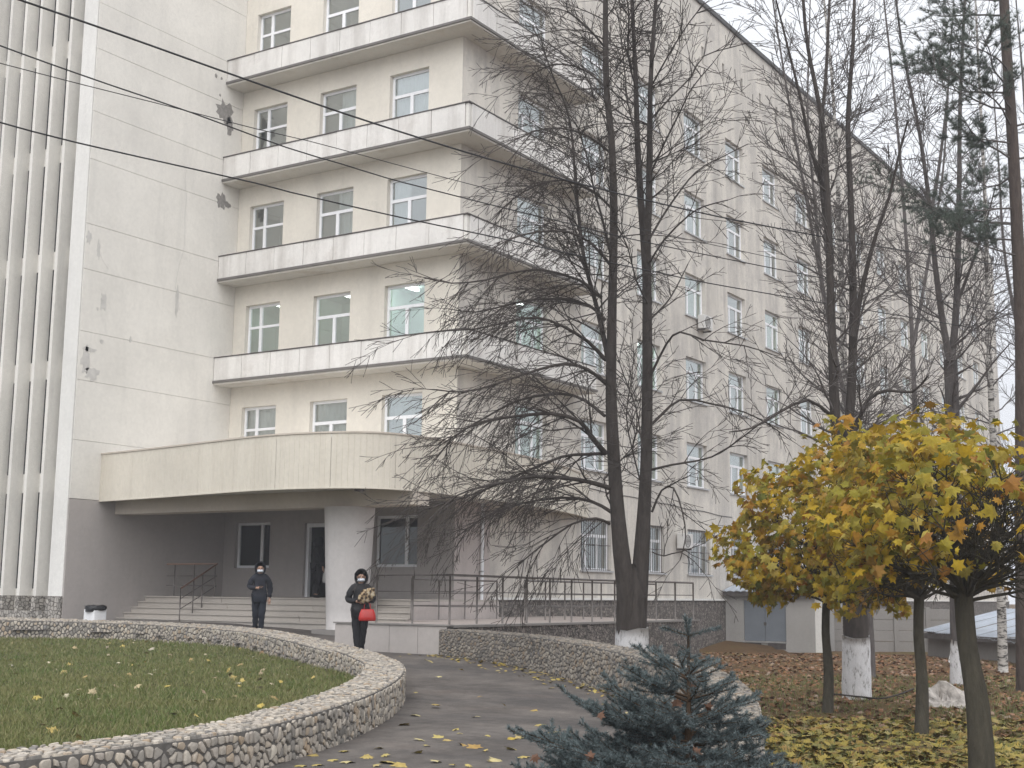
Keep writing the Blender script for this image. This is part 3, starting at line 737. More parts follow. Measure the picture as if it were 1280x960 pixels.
# ------------------------------------------------------------------ stone walls
def clip(poly, px, py, nx, ny):
    out = []; m = len(poly)
    for i in range(m):
        a = poly[i]; b = poly[(i+1) % m]; da = (a[0]-px)*nx+(a[1]-py)*ny; db = (b[0]-px)*nx+(b[1]-py)*ny
        if da <= 0: out.append(a)
        if (da < 0 < db) or (db < 0 < da):
            t = da/(da-db); out.append((a[0]+(b[0]-a[0])*t, a[1]+(b[1]-a[1])*t))
    return out
def stones(Sl, H, cell, rnd, elong=1.0, off=0):
    """irregular cells filling a strip [0,Sl] x [0,H]"""
    nx = max(1, int(Sl/(cell*elong))); ny = max(1, round(H/cell)); cw, ch = Sl/nx, H/ny
    P = {}
    for i in range(-1, nx+1):
        for j in range(-1, ny+1):
            P[i, j] = ((i+.5+.5*(j % 2)*1+rnd.uniform(-.62, .62))*cw, (j+.5+rnd.uniform(-.5, .5))*ch)
    out = []
    for i in range(nx):
        for j in range(ny):
            p = P[i, j]; poly = [(max(0, p[0]-2*cw), 0), (min(Sl, p[0]+2*cw), 0), (min(Sl, p[0]+2*cw), H), (max(0, p[0]-2*cw), H)]
            for a in range(-2, 3):
                for b in range(-2, 3):
                    q = P.get((i+a, j+b))
                    if q is None or (a == 0 and b == 0): continue
                    poly = clip(poly, (p[0]+q[0])/2, (p[1]+q[1])/2, q[0]-p[0], q[1]-p[1])
                    if len(poly) < 3: break
                if len(poly) < 3: break
            if len(poly) >= 4: out.append((p, poly))
    return out
def stone_geo(poly, f, rnd, gap=.0085, hgt=.035):
    """domed stone from a flat cell; f(s,t,h) -> 3-d point"""
    cx = sum(p[0] for p in poly)/len(poly); cy = sum(p[1] for p in poly)/len(poly)
    pts = []
    m = len(poly)
    for i in range(m):                      # cut the corners so that the stone is rounded
        a, b = poly[i], poly[(i+1) % m]
        for t in ((.13, .87) if math.hypot(b[0]-a[0], b[1]-a[1]) > .035 else (.5,)): pts.append((a[0]+(b[0]-a[0])*t, a[1]+(b[1]-a[1])*t))
    r = max(.02, min(math.hypot(p[0]-cx, p[1]-cy) for p in pts)); k = max(.3, 1-gap/r)
    h = hgt*rnd.uniform(.6, 1.25); tx, ty = rnd.uniform(-.12, .12), rnd.uniform(-.12, .12)
    V = []; n = len(pts)
    for kk, hh in ((k, -.01), (k*.88, h*.85)):
        for p in pts:
            x, y = (p[0]-cx)*kk, (p[1]-cy)*kk
            V.append(f(cx+x, cy+y, hh + (x*tx+y*ty if hh > 0 else 0)))
    V.append(f(cx, cy, h*1.08)); F = []
    for a in (0,):
        for i in range(n): j = (i+1) % n; F.append((a*n+i, a*n+j, a*n+n+j, a*n+n+i))
    for i in range(n): F.append((n+i, n+(i+1) % n, 2*n))
    return V, F, f(cx, cy, 0)
def stone_wall(name, label, curve, inner, zo, zi, dz_in, cell, seed, vis, in_from=None, smat='stone', hg=.022):
    """curve / inner: smoothed (u, d, ztop) lists of the two top edges; zo/zi ground height on each side"""
    rnd = random.Random(seed); N = len(curve)
    root = tag(empty(name, G(curve[N//2].x, curve[N//2].y, 0)), label, 'stone wall')
    O = [G(p.x, p.y, p.z) for p in curve]; I = [G(p.x, p.y, p.z-dz_in(p.y)) for p in inner]
    Ob = [G(p.x, p.y, zo(p.y)-.12) for p in curve]; Ib = [G(p.x, p.y, zi(p.y)-.12) for p in inner]
    m = MB()
    for A, Bq, C, D in zip(Ob, O, I, Ib): m.V += [tuple(A), tuple(Bq), tuple(C), tuple(D)]
    for i in range(N-1):
        for j in range(3): m.F.append((4*i+j, 4*i+4+j, 4*i+5+j, 4*i+1+j))
    m.F += [(0, 1, 2, 3), (4*N-1, 4*N-2, 4*N-3, 4*N-4)]
    core = m.build('mortar_core', MT['mortar'], root)
    al = [0.]
    for a, b in zip(O, O[1:]): al.append(al[-1]+(b-a).length)
    al = np.array(al)
    def strip(A, Bq, H, flip):
        A = np.array([tuple(v) for v in A]); Bq = np.array([tuple(v) for v in Bq])
        def f(s, t, h):
            i = int(np.searchsorted(al, s)); i = min(max(i, 1), N-1); k = (s-al[i-1])/(al[i]-al[i-1])
            a = A[i-1]+(A[i]-A[i-1])*k; b = Bq[i-1]+(Bq[i]-Bq[i-1])*k; p = a+(b-a)*(t/H)
            tx = A[i]-A[i-1]; v = b-a
            nx, ny, nz = tx[1]*v[2]-tx[2]*v[1], tx[2]*v[0]-tx[0]*v[2], tx[0]*v[1]-tx[1]*v[0]
            l = math.sqrt(nx*nx+ny*ny+nz*nz) or 1; q = flip*h/l
            return (p[0]+nx*q, p[1]+ny*q, p[2]+nz*q)
        return f
    jobs = []
    mean = lambda A, Bq: float(np.mean([(b-a).length for a, b in zip(A, Bq)]))
    for A, Bq in ((Ob, O), (O, I), (Ib, I)):
        H = mean(A, Bq); f0 = strip(A, Bq, H, 1)
        # outward sign: top strip up, faces away from the middle of the wall
        i = N//2; mid = (O[i]+I[i]+Ob[i]+Ib[i])/4; tst = Vector(f0(al[i], H/2, .1))-Vector(f0(al[i], H/2, 0)); c = Vector(f0(al[i], H/2, 0))-mid
        jobs.append((A is Ib, H, strip(A, Bq, H, 1 if tst.dot(c) > 0 else -1)))
    geo = []
    for isin, H, f in jobs:
        for p, poly in stones(al[-1], H, cell, rnd, 1.08):
            w = Vector(f(p[0], p[1], 0)); u, d = to_ud(w)
            if not vis(u, d): continue
            if isin and in_from and not in_from(u, d): continue
            geo.append(stone_geo(poly, f, rnd, hgt=hg))
    geo.sort(key=lambda g: (Vector(g[2])-Vector((0, 0, EYE))).length if abs(Vector(g[2]).x*rg.x+Vector(g[2]).y*rg.y)/max(.1, Vector(g[2]).x*fw.x+Vector(g[2]).y*fw.y) < .39 and Vector(g[2]).x*fw.x+Vector(g[2]).y*fw.y > 9.2 else 999)
    for V, F, c in geo[:300]: mesh_obj('stone', V, F, MT[smat], root)
    m = MB()
    for V, F, c in geo[300:]:
        n = len(m.V); m.V += V; m.F += [tuple(n+i for i in q) for q in F]
    tag(m.build('stonework', MT[smat], root), kind='stuff')
    return root
stone_wall('stone_wall', 'low curved river-stone wall around the lawn on the left of the path', LWs, LWi, zl, zg, lambda d: .05 if d > 24 else 0., .08, 5, lambda u, d: d > 7 and u > -16, lambda u, d: d > 17)
stone_wall('stone_wall', 'low river-stone wall along the right edge of the path, behind the spruce', RWs, RWo, zl, zr, lambda d: 0., .072, 6, lambda u, d: d > 7, smat='stone_shaded', hg=.02)

# ------------------------------------------------------------------ shed, fence, low building on the right
ys = YC+18.3; sx0 = XC+.07; sx1 = uy(1019, 800, ys).x
SH = tag(empty('shed', ((sx0+sx1)/2, ys, -.5)), 'small grey shed with a blue-grey gate against the side wall of the building', 'shed')
g0, g1 = uy(930, 800, ys).x, uy(983, 800, ys).x
m = wallgrid(lambda u, z: (u, ys, z), sx0, sx1, -.9, 1.72, [(g0, g1, -.1, 1.46)], .12, (0, 1, 0))
m.quad((sx1, ys, -.9), (sx1, ys+4, -.9), (sx1, ys+4, 1.72), (sx1, ys, 1.72)); m.build('wall', MT['shed'], SH)
mid = (g0+g1)/2
for a, b in ((g0+.01, mid-.008), (mid+.008, g1-.01)):
    gt = bevel(MB().box(a, b, ys+.05, ys+.1, -.09, 1.45).build('gate_leaf', MT['gate'], SH), .008)
MB().box(mid-.05, mid+.05, ys+.03, ys+.052, .5, .62).build('lock', MT['dark_metal'], SH)
MB().box(g0-.02, g1+.02, ys-.05, ys+.02, -.15, -.095).build('threshold', MT['zinc'], SH)
for a, b in ((g0+.1, mid-.15), (mid+.12, g1-.02)): MB().box(a, b, ys-.02, ys+.01, -.38, -.165).build('vent_grate', MT['dark_metal'], SH)
MB().box(sx1, sx1+.35, ys+.05, ys+.6, -.9, 1.6).build('side_pier', MT['white_plaster'], SH)
m = MB(); nw = 40
for i in range(nw+1):
    x = sx0-.02+(sx1+.35-sx0)*i/nw; z = .03*math.sin(i*2.2); m.V += [(x, ys-.3, 1.80+z), (x, ys+4.2, 2.75+z)]
m.F = [(2*i, 2*i+2, 2*i+3, 2*i+1) for i in range(nw)]
ro = m.build('roof', MT['sheet_roof'], SH, True); so_ = ro.modifiers.new('thick', 'SOLIDIFY'); so_.thickness = .02
MB().box(sx0, sx1+.3, ys-.25, ys-.2, 1.6, 1.77).build('fascia_board', MT['dark_metal'], SH)
FN = tag(empty('concrete_fence', uz(1115, 808, -.5)), 'weathered concrete panel fence behind the tree with the broad whitewashed base', 'fence')
a = ud(1080, 790, 52); b = ud(1160, 790, 52)
dv = Vector((b.x-a.x, b.y-a.y, 0)); L = dv.length; dv.normalize(); nv = Vector((dv.y, -dv.x, 0))
for i in range(-1, 3):
    for j in range(4):
        c = Vector((a.x, a.y, 0))+dv*(L*.5*(i+.5)) + zz*(-.5+.42*(j+.5)); bevel(MB().obox(c, dv*(L*.25-.03), nv*(.04+.01*(j % 2)), zz*.205).build('panel', MT['concrete'], FN), .01, 1)
    c = Vector((a.x, a.y, 0))+dv*(L*.5*i)+zz*.3; MB().obox(c, dv*.09, nv*.1, zz*.95).build('post', MT['concrete'], FN)
LB = tag(empty('low_storehouse', uz(1230, 812, -.5)), 'long low grey storehouse with pale corrugated roof at the right edge', 'building')
a = ud(1156, 800, 48); b = ud(1330, 800, 40); dv = Vector((b.x-a.x, b.y-a.y, 0)); L = dv.length; dv.normalize(); nv = Vector((-dv.y, dv.x, 0))
p0 = Vector((a.x, a.y, 0)); MB().obox(p0+dv*(L/2)+nv*2.5+zz*-.2, dv*(L/2), nv*2.4, zz*.6).build('wall', MT['concrete'], LB)
np_ = 7
for i in range(np_):
    m = MB(); q0 = p0+dv*(L*i/np_); n = 20
    for j in range(n+1):
        p = q0+dv*(L/np_*j/n*1.01); w = .025*math.sin(j*2.5); lo = p-nv*.25+zz*(.44+w-.10*i*.4+.004*(i % 2)); hi = p+nv*3.2+zz*(1.25+w-.10*i*.4+.004*(i % 2)); m.V += [tuple(lo), tuple(hi)]
    m.F = [(2*j, 2*j+2, 2*j+3, 2*j+1) for j in range(n)]
    s_ = m.build('roof_sheet', MT['sheet_roof'], LB, True); s_.modifiers.new('thick', 'SOLIDIFY').thickness = .012
MB().obox(p0+dv*(L/2)-nv*.22+zz*.28, dv*(L/2), nv*.02, zz*.09).build('eaves_board', MT['dark_metal'], LB)

# ------------------------------------------------------------------ bare trees
def nrm(v):
    l = math.sqrt(v[0]*v[0]+v[1]*v[1]+v[2]*v[2]) or 1e-9; return (v[0]/l, v[1]/l, v[2]/l)
def perp(d, rnd):
    while True:
        r = (rnd.gauss(0, 1), rnd.gauss(0, 1), rnd.gauss(0, 1)); k = r[0]*d[0]+r[1]*d[1]+r[2]*d[2]
        v = (r[0]-d[0]*k, r[1]-d[1]*k, r[2]-d[2]*k)
        if v[0]*v[0]+v[1]*v[1]+v[2]*v[2] > .01: return nrm(v)
def grow(mb, rnd, p, d, L, r, lvl, trop=0., wob=.16, dens=5., ang=(.6, 1.0), lr=(.35, .62), rmin=.0055, seg=.16, biasz=0.):
    n = max(3, int(L/seg)); st = L/n; pts = [p]; rad = [r]; dirs = [d]
    for i in range(n):
        d = nrm((d[0]+rnd.gauss(0, wob), d[1]+rnd.gauss(0, wob), d[2]+rnd.gauss(0, wob)+trop*st))
        p = (p[0]+d[0]*st, p[1]+d[1]*st, p[2]+d[2]*st); pts.append(p); dirs.append(d); rad.append(max(rmin, r*(1-.82*(i+1)/n)))
    mb.tube(pts, rad, 3 if r < .012 else (5 if r < .04 else 6), False)
    if lvl > 0:
        k = max(1, int(L*dens*rnd.uniform(.8, 1.2)))
        for c in range(k):
            t = .18+.82*(c+rnd.random())/k; i = min(n, int(t*n)); a = rnd.uniform(*ang); q = perp(dirs[i], rnd)
            if biasz: q = nrm((q[0], q[1], q[2]+biasz))
            ca, sa = math.cos(a), math.sin(a); dd = dirs[i]
            nd = nrm((dd[0]*ca+q[0]*sa, dd[1]*ca+q[1]*sa, dd[2]*ca+q[2]*sa))
            grow(mb, rnd, pts[i], nd, L*rnd.uniform(*lr)*(1.15-.6*t), max(rmin, rad[i]*.55), lvl-1, trop, wob, dens*1.25, ang, lr, rmin, seg*.8, biasz)
def smooth_line(P, step=.25): return catmull([tuple(p) for p in P], step)
def limb(mb, rnd, P, r0, r1, sides=8, tw=None, lvl=2, L=(.5, 1.2), ndens=3.2, start=.15, lang=(.55, 1.15), **kw):
    C = smooth_line(P); n = len(C); rad = [r0+(r1-r0)*(i/(n-1))**.8 for i in range(n)]
    (tw or mb).tube([tuple(c) for c in C], rad, sides, False)
    tot = sum((b-a).length for a, b in zip(C, C[1:])); k = int(tot*ndens)
    for c in range(k):
        t = start+(1-start)*(c+rnd.random())/k; i = min(n-2, int(t*(n-1))); d = nrm(C[i+1]-C[i]); q = perp(d, rnd); a = rnd.uniform(*lang)
        bz = kw.get('biasz', 0.)
        if bz: q = nrm((q[0], q[1], q[2]+bz))
        ca, sa = math.cos(a), math.sin(a); nd = nrm((d[0]*ca+q[0]*sa, d[1]*ca+q[1]*sa, d[2]*ca+q[2]*sa))
        grow(mb, rnd, tuple(C[i]), nd, rnd.uniform(*L)*(1.1-.45*t), max(.011, rad[i]*.45), lvl, **kw)
    grow(mb, rnd, tuple(C[-1]), nrm(C[-1]-C[-2]), rnd.uniform(*L)*.8, max(.006, r1*.8), lvl, **kw)
def pl3(pix, d0, dz=0., ex=1.):
    """a drawn limb: pixel positions with the depth swinging smoothly by dz towards its tip"""
    n = len(pix); return [ud(x, y, d0+dz*((i/max(1, n-1))**ex)) for i, (x, y) in enumerate(pix)]
def sleeve(p, q, r0, r1, root):
    m = MB(); n = 8; P = []; Rr = []
    for i in range(n+1):
        t = i/n; P.append(tuple(Vector(p).lerp(Vector(q), t))); Rr.append(r0+(r1-r0)*t)
    o = m.tube(P, Rr, 16).build('whitewash', MT['lime'], root, True)
    rr = random.Random(int(p[0]*100))
    for v in o.data.vertices: v.co += Vector((rr.uniform(-.008, .008), rr.uniform(-.008, .008), rr.uniform(-.03, .03) if v.co.z > q[2]-.02 else 0))
    return o
def new_tree(name, base, label, group='bare trees in front of the building', cat='tree'): return tag(empty(name, base), label, cat, group)

# T1: the big double-stemmed tree
def tree_main():
    rnd = random.Random(11); d0 = 25.; b = ud(790, 826, d0); root = new_tree('linden_tree', (b.x, b.y, -.2), 'big bare double-stemmed tree with drooping branches in front of the building corner')
    tm, cm = MB(), MB()
    base = Vector((b.x, b.y, -.45))
    L_ = pl3([(784, 850), (784, 810), (783, 770), (782, 735), (776, 685), (769, 600), (764, 500), (765, 400), (767, 300), (767, 240), (764, 170), (758, 110), (757, 50), (757, 0), (760, -70), (762, -150)], d0, -.5)
    R_ = pl3([(795, 850), (795, 810), (796, 770), (799, 735), (802, 690), (807, 600), (809, 500), (809, 400), (808, 330), (806, 290)], d0, .5)
    C = smooth_line([base, ud(790, 800, d0), ud(790, 765, d0), ud(791, 735, d0), ud(791, 705, d0)], .12); n = len(C)
    tm.tube([tuple(c) for c in C], [interp(i/(n-1), [(0, .31), (.25, .29), (.6, .27), (.8, .22), (1, .05)]) for i in range(n)], 12)
    def stem(P, rs):
        C = smooth_line(P, .3); n = len(C); tm.tube([tuple(c) for c in C], [interp(i/(n-1), rs) for i in range(n)], 12)
        return C
    CL = stem(L_, [(0, .215), (.08, .20), (.15, .175), (.25, .135), (.5, .085), (.75, .06), (1, .03)])
    CR_ = stem(R_, [(0, .215), (.12, .20), (.24, .165), (.45, .115), (.8, .095), (1, .075)])
    e = d0+.5
    CA = stem(pl3([(808, 345), (805, 300), (801, 250), (797, 180), (795, 110), (792, 40), (788, -30), (783, -120)], e, .5), [(0, .08), (.15, .07), (.5, .048), (1, .02)])
    CB = stem(pl3([(809, 345), (809, 300), (811, 250), (812, 180), (813, 110), (817, 40), (822, -30), (826, -120)], e, -.6), [(0, .08), (.15, .07), (.5, .045), (1, .02)])
    dr = dict(trop=-.24, wob=.075, dens=4.0, biasz=-.35, seg=.2, lr=(.36, .62), ang=(.3, .8), rmin=.005)
    droopers = [
        ([(765, 470), (747, 388), (730, 322), (721, 245), (712, 150), (690, 92), (676, 50)], 1.2, .055),
        ([(766, 330), (752, 270), (742, 235), (735, 200), (722, 160)], -1.3, .03),
        ([(757, 567), (740, 547), (725, 527), (690, 517), (640, 521), (600, 528), (566, 546), (538, 566)], -1.8, .055),
        ([(756, 400), (737, 382), (702, 374), (665, 375), (635, 381), (595, 390), (560, 386)], 1.6, .035),
        ([(757, 450), (735, 427), (702, 407), (672, 397), (640, 401), (595, 411), (545, 414)], -1.2, .04),
        ([(752, 372), (732, 355), (715, 347), (677, 337), (640, 341), (607, 350), (565, 354), (530, 347)], .6, .035),
        ([(764, 640), (740, 627), (702, 622), (640, 632), (600, 650), (570, 672)], 1.4, .04),
        ([(762, 610), (735, 602), (702, 597), (665, 596), (640, 601), (602, 609), (570, 620), (535, 650)], -2.1, .05),
        ([(757, 567), (730, 568), (702, 571), (660, 588), (640, 597), (600, 615), (560, 628), (520, 640)], 1.2, .035),
        ([(756, 520), (730, 500), (700, 492), (650, 500), (610, 520), (570, 545), (540, 580)], 2.2, .035),
        ([(758, 480), (735, 462), (705, 455), (660, 466), (620, 480), (580, 490), (545, 487)], -2.4, .04),
        ([(762, 330), (740, 305), (710, 290), (670, 290), (635, 300), (605, 318)], -1.9, .03),
        ([(764, 260), (740, 238), (705, 225), (670, 232), (640, 250), (615, 275)], 1.8, .028),
        ([(762, 190), (735, 170), (700, 160), (665, 165), (635, 180)], -1.6, .025),
        ([(758, 110), (735, 90), (705, 80), (680, 85), (655, 100)], 1.5, .022),
        ([(757, 60), (735, 35), (710, 15), (690, 10)], -1.0, .02),
        ([(762, 655), (745, 648), (715, 655), (680, 680), (655, 700), (640, 715)], -1.0, .03),
        ([(815, 587), (840, 581), (890, 571), (930, 545), (962, 520)], -1.0, .025),
        ([(815, 640), (827, 613), (842, 610), (853, 640), (857, 672), (850, 700)], -.8, .024),
        ([(815, 530), (850, 500), (890, 505), (930, 515), (960, 530), (985, 548)], 1.2, .03),
        ([(813, 470), (833, 430), (850, 415), (880, 425), (930, 432), (965, 443)], -1.4, .028),
        ([(812, 400), (832, 380), (845, 360), (860, 330)], 1.3, .022),
        ([(811, 330), (830, 300), (860, 270), (880, 258), (910, 250)], -1.2, .024),
        ([(811, 300), (835, 260), (870, 215), (905, 195), (935, 180)], 1.4, .024),
        ([(812, 220), (830, 180), (850, 140), (865, 110), (890, 80)], -1.2, .022),
        ([(813, 150), (840, 120), (865, 95), (880, 70), (930, 55)], .9, .02),
        ([(813, 110), (835, 70), (860, 30), (880, 5)], -1.0, .02),
        ([(796, 170), (785, 130), (780, 80), (775, 40)], 1.4, .02),
        ([(795, 110), (785, 70), (786, 20), (780, -30)], -1.3, .018),
        ([(768, 640), (755, 600), (790, 560), (796, 530)], 1.0, .018),
        ([(800, 600), (790, 560), (783, 520), (790, 470)], -.8, .016),
        ([(803, 560), (795, 510), (780, 470), (770, 440)], 1.5, .016),
        ([(810, 380), (795, 350), (785, 310), (770, 280)], -1.0, .018),
        ([(815, 690), (830, 695), (850, 690), (868, 702)], -.5, .014)]
    for pix, dz, r in droopers:
        right = pix[-1][0] > 815
        limb(cm, rnd, pl3(pix, d0+(.3 if right else -.2), dz), r, .01, 6, lvl=2, L=(1.0, 2.2) if not right else (.7, 1.6), ndens=6.0 if not right else 3.2, lang=(.3, .85) if not right else (.5, 1.1), start=.12, **(dr if not right else dict(dr, trop=-.06, biasz=0., dens=3.6, wob=.1, ang=(.35, .85))))
    for C in (CL, CA, CB):
        for i in range(4, len(C)-1):
            for _ in range(2 if C[i].z > 7 else 0):
                q = perp((0, 0, 1), rnd); grow(cm, rnd, tuple(C[i]), nrm((q[0], q[1], .35)), rnd.uniform(.9, 2.4), .014, 2, trop=.03, wob=.1, dens=3.8, ang=(.35, .85), rmin=.005)
    tm.build('trunk', MT['bark'], root, True); cm.build('crown', MT['bark'], root, True)
    sleeve((b.x, b.y, -.4), tuple(ud(790, 785, d0)), .325, .310, root)
    pass
tree_main()

def ascending(name, label, stems, d0, base_pix, base_z, r0, mat, seed, wash=None, twigL=(1.0, 2.4), dens=1.5, zmin=4.0, lvl=2, trop=.2, twd=3.8, group='bare trees in front of the building'):
    """tree with stems drawn as pixel lines at a depth, each carrying ascending branches"""
    rnd = random.Random(seed); b = ud(base_pix[0], base_pix[1], d0); root = new_tree(name, (b.x, b.y, base_z), label, group)
    tm, cm = MB(), MB()
    for pix, dz, ra, rb in stems:
        P = pl3(pix, d0, dz)
        if pix is stems[0][0] and P[0].z > base_z-.05: P = [Vector((P[0].x, P[0].y, base_z-.2))]+P
        C = smooth_line(P, .3); n = len(C); rad = [ra+(rb-ra)*(i/(n-1))**.75 for i in range(n)]
        tm.tube([tuple(c) for c in C], rad, 12)
        tot = sum((q-p).length for p, q in zip(C, C[1:])); k = int(tot*dens)
        for c in range(k):
            t = (c+rnd.random())/k; i = min(n-2, int(t*(n-1)))
            if C[i].z < zmin: continue
            q = perp((0, 0, 1), rnd); up = rnd.uniform(.25, 1.1)
            grow(cm, rnd, tuple(C[i]), nrm((q[0], q[1], up)), rnd.uniform(*twigL)*(1.15-.5*t), max(.009, rad[i]*.28), lvl, trop=trop, wob=.085, dens=twd, ang=(.32, .8))
    tm.build('trunk', mat, root, True); cm.build('crown', MT['bark2'], root, True)
    if wash: sleeve((b.x, b.y, base_z-.1), tuple(ud(wash[0], wash[1], d0)), wash[2], wash[3], root)
    return root
ascending('linden_tree', 'tall bare tree whose broad whitewashed base stands between two thin maple trunks', [
    ([(1071, 885), (1070, 800), (1066, 720), (1056, 640), (1050, 580)], 0, .25, .2),
    ([(1050, 585), (1044, 520), (1041, 450), (1038, 360), (1034, 240), (1027, 150), (1010, 60), (1004, 0), (1000, -80)], -.6, .115, .02),
    ([(1052, 585), (1062, 520), (1066, 440), (1066, 340), (1063, 240), (1060, 150), (1066, 60), (1068, 0), (1072, -80)], .7, .105, .02),
    ([(1066, 420), (1080, 350), (1096, 290), (1112, 245), (1122, 200), (1135, 150)], -.9, .06, .015),
    ([(1040, 330), (1030, 260), (1025, 180), (1032, 100), (1036, 20), (1040, -60)], 1.1, .06, .02),
    ([(1034, 250), (1015, 190), (1000, 120), (985, 60), (970, 0)], -.9, .05, .015),
    ([(1068, 540), (1085, 500), (1110, 488), (1140, 490), (1160, 470)], -1.5, .05, .015),
    ([(1040, 520), (1010, 500), (975, 515), (940, 535), (912, 540)], -1.2, .035, .012)],
    24.5, (1071, 878), -.2, .25, MT['bark'], 21, wash=(1070, 795, .272, .252), dens=4.2, zmin=3.5)
ascending('linden_tree', 'tall bare forked tree just left of the reddish pine trunk', [
    ([(1199, 865), (1198, 800), (1196, 700), (1193, 600), (1190, 500), (1188, 450)], 0, .19, .15),
    ([(1188, 455), (1178, 400), (1170, 340), (1164, 280), (1160, 240), (1150, 170), (1140, 120), (1128, 60), (1120, 0), (1112, -60)], -.8, .085, .015),
    ([(1189, 455), (1195, 390), (1198, 300), (1199, 220), (1200, 140), (1203, 60), (1206, 0), (1208, -70)], .8, .09, .02),
    ([(1163, 270), (1172, 220), (1180, 160), (1186, 100), (1190, 30)], 1.2, .05, .015),
    ([(1196, 380), (1215, 330), (1232, 280), (1245, 230)], -1.0, .045, .012),
    ([(1190, 520), (1215, 490), (1240, 455), (1262, 430)], -1.0, .045, .012)],
    30, (1199, 853), -.3, .19, MT['bark2'], 22, wash=(1199, 800, .205, .195), dens=4.0, zmin=3.5)
ascending('birch_tree', 'slender white-barked birch standing behind the double trunk of the bare linden', [
    ([(1060, 800), (1058, 600), (1055, 450), (1050, 320), (1046, 200), (1040, 100), (1032, 20), (1025, -60)], 0, .15, .02)],
    34, (1060, 810), -.3, .15, MT['birch'], 23, dens=3.2, zmin=5, trop=-.05)
ascending('birch_tree', 'thin leaning birch at far right near the low storehouse', [
    ([(1254, 845), (1250, 700), (1242, 560), (1236, 430), (1233, 300), (1228, 180), (1222, 60), (1218, -40)], 0, .14, .02)],
    36, (1254, 837), -.35, .14, MT['birch'], 24, dens=3.6, zmin=4, trop=-.02)
ascending('birch_tree', 'faint bare tree rising behind the leaning birch at right', [
    ([(1150, 800), (1146, 600), (1140, 420), (1130, 260), (1118, 120), (1105, 0), (1098, -80)], 0, .14, .02),
    ([(1142, 430), (1160, 330), (1178, 220), (1186, 100), (1192, 0)], 1.5, .07, .015)],
    46, (1150, 800), -.4, .14, MT['bark2'], 25, dens=2.6, zmin=5, twigL=(1.3, 2.8))
ascending('birch_tree', 'bare tree at the far right edge beyond the pine', [
    ([(1300, 800), (1296, 600), (1290, 420), (1286, 260), (1280, 120), (1270, 0)], 0, .16, .02),
    ([(1292, 480), (1270, 400), (1255, 310), (1248, 200), (1240, 90)], 1.5, .08, .015)],
    42, (1300, 800), -.4, .16, MT['bark2'], 26, dens=2.8, zmin=4, twigL=(1.3, 2.8))
ascending('birch_tree', 'slanting bare tree behind the broad whitewashed linden, leaning to the left', [
    ([(1088, 795), (1074, 600), (1040, 420), (1010, 260), (985, 120), (966, 0), (960, -60)], 0, .10, .015),
    ([(1030, 380), (1020, 270), (1010, 150), (1012, 30), (1014, -40)], 1.5, .05, .012)],
    33, (1088, 795), -.3, .12, MT['bark2'], 27, dens=3.0, zmin=6, twigL=(1.0, 2.0))

# pine at the right edge
def pine():
    rnd = random.Random(31); d0 = 27; b = ud(1279, 860, d0); root = new_tree('pine_tree', (b.x, b.y, -.25), 'tall pine with reddish-brown trunk and dark needles at the right edge', cat='tree')
    tm, cm, nm = MB(), MB(), MB()
    C = smooth_line(pl3([(1281, 880), (1279, 700), (1278, 560), (1277, 420), (1272, 300), (1266, 180), (1258, 60), (1255, 0), (1250, -80), (1246, -160)], d0, 0), .3)
    tm.tube([tuple(c) for c in C], [.17-.09*i/len(C) for i in range(len(C))], 12)
    def clump(p, d, n=20):
        for i in range(n):
            q = perp(d, rnd); a = rnd.uniform(.3, 1.1); ca, sa = math.cos(a), math.sin(a); e = nrm((d[0]*ca+q[0]*sa, d[1]*ca+q[1]*sa, d[2]*ca+q[2]*sa)); L = rnd.uniform(.09, .16)
            o = perp(e, rnd); k = len(nm.V); w = .0034
            nm.V += [(p[0]+o[0]*w, p[1]+o[1]*w, p[2]+o[2]*w), (p[0]-o[0]*w, p[1]-o[1]*w, p[2]-o[2]*w), (p[0]+e[0]*L, p[1]+e[1]*L, p[2]+e[2]*L)]; nm.F.append((k, k+1, k+2))
    def pbr(p, d, L, r, lvl):
        n = max(3, int(L/.2)); pts = [p]; rad = [r]; st = L/n; ds_ = [d]
        for i in range(n):
            d = nrm((d[0]+rnd.gauss(0, .13), d[1]+rnd.gauss(0, .13), d[2]+rnd.gauss(0, .1)+.03)); p = (p[0]+d[0]*st, p[1]+d[1]*st, p[2]+d[2]*st); pts.append(p); rad.append(max(.006, r*(1-.8*(i+1)/n))); ds_.append(d)
        cm.tube(pts, rad, 5, False)
        if lvl > 0:
            for i in range(max(1, n//3), n+1):
                for _ in range(rnd.choice((0, 1, 1, 2))):
                    q = perp(ds_[i], rnd); e = nrm((ds_[i][0]*.6+q[0]*.8, ds_[i][1]*.6+q[1]*.8, ds_[i][2]*.6+q[2]*.5+.15)); pbr(pts[i], e, L*rnd.uniform(.22, .4), max(.008, rad[i]*.6), lvl-1)
        if lvl < 2:
            for i in range(n//3, n+1):
                for _ in range(2 if lvl == 0 else 1): clump(pts[i], nrm((ds_[i][0], ds_[i][1], ds_[i][2]+.3)))
    k = 0
    for c in C:
        if c.z < 8.2: continue
        for _ in range(1 if c.z < 9 else 2):
            if rnd.random() < .5:
                a = rnd.uniform(0, 6.28) if k % 2 else rnd.gauss(math.pi+YAW, .7); k += 1
                L = rnd.uniform(1.2, 2.8)*(1 if c.z > 9 else .7); pbr(tuple(c), nrm((math.cos(a), math.sin(a), rnd.uniform(-.15, .35))), L, .024, 2)
    tm.build('trunk', MT['pine_bark'], root, True); cm.build('branches', MT['bark2'], root, True); nm.build('needles', MT['pine_needle'], root)
pine()

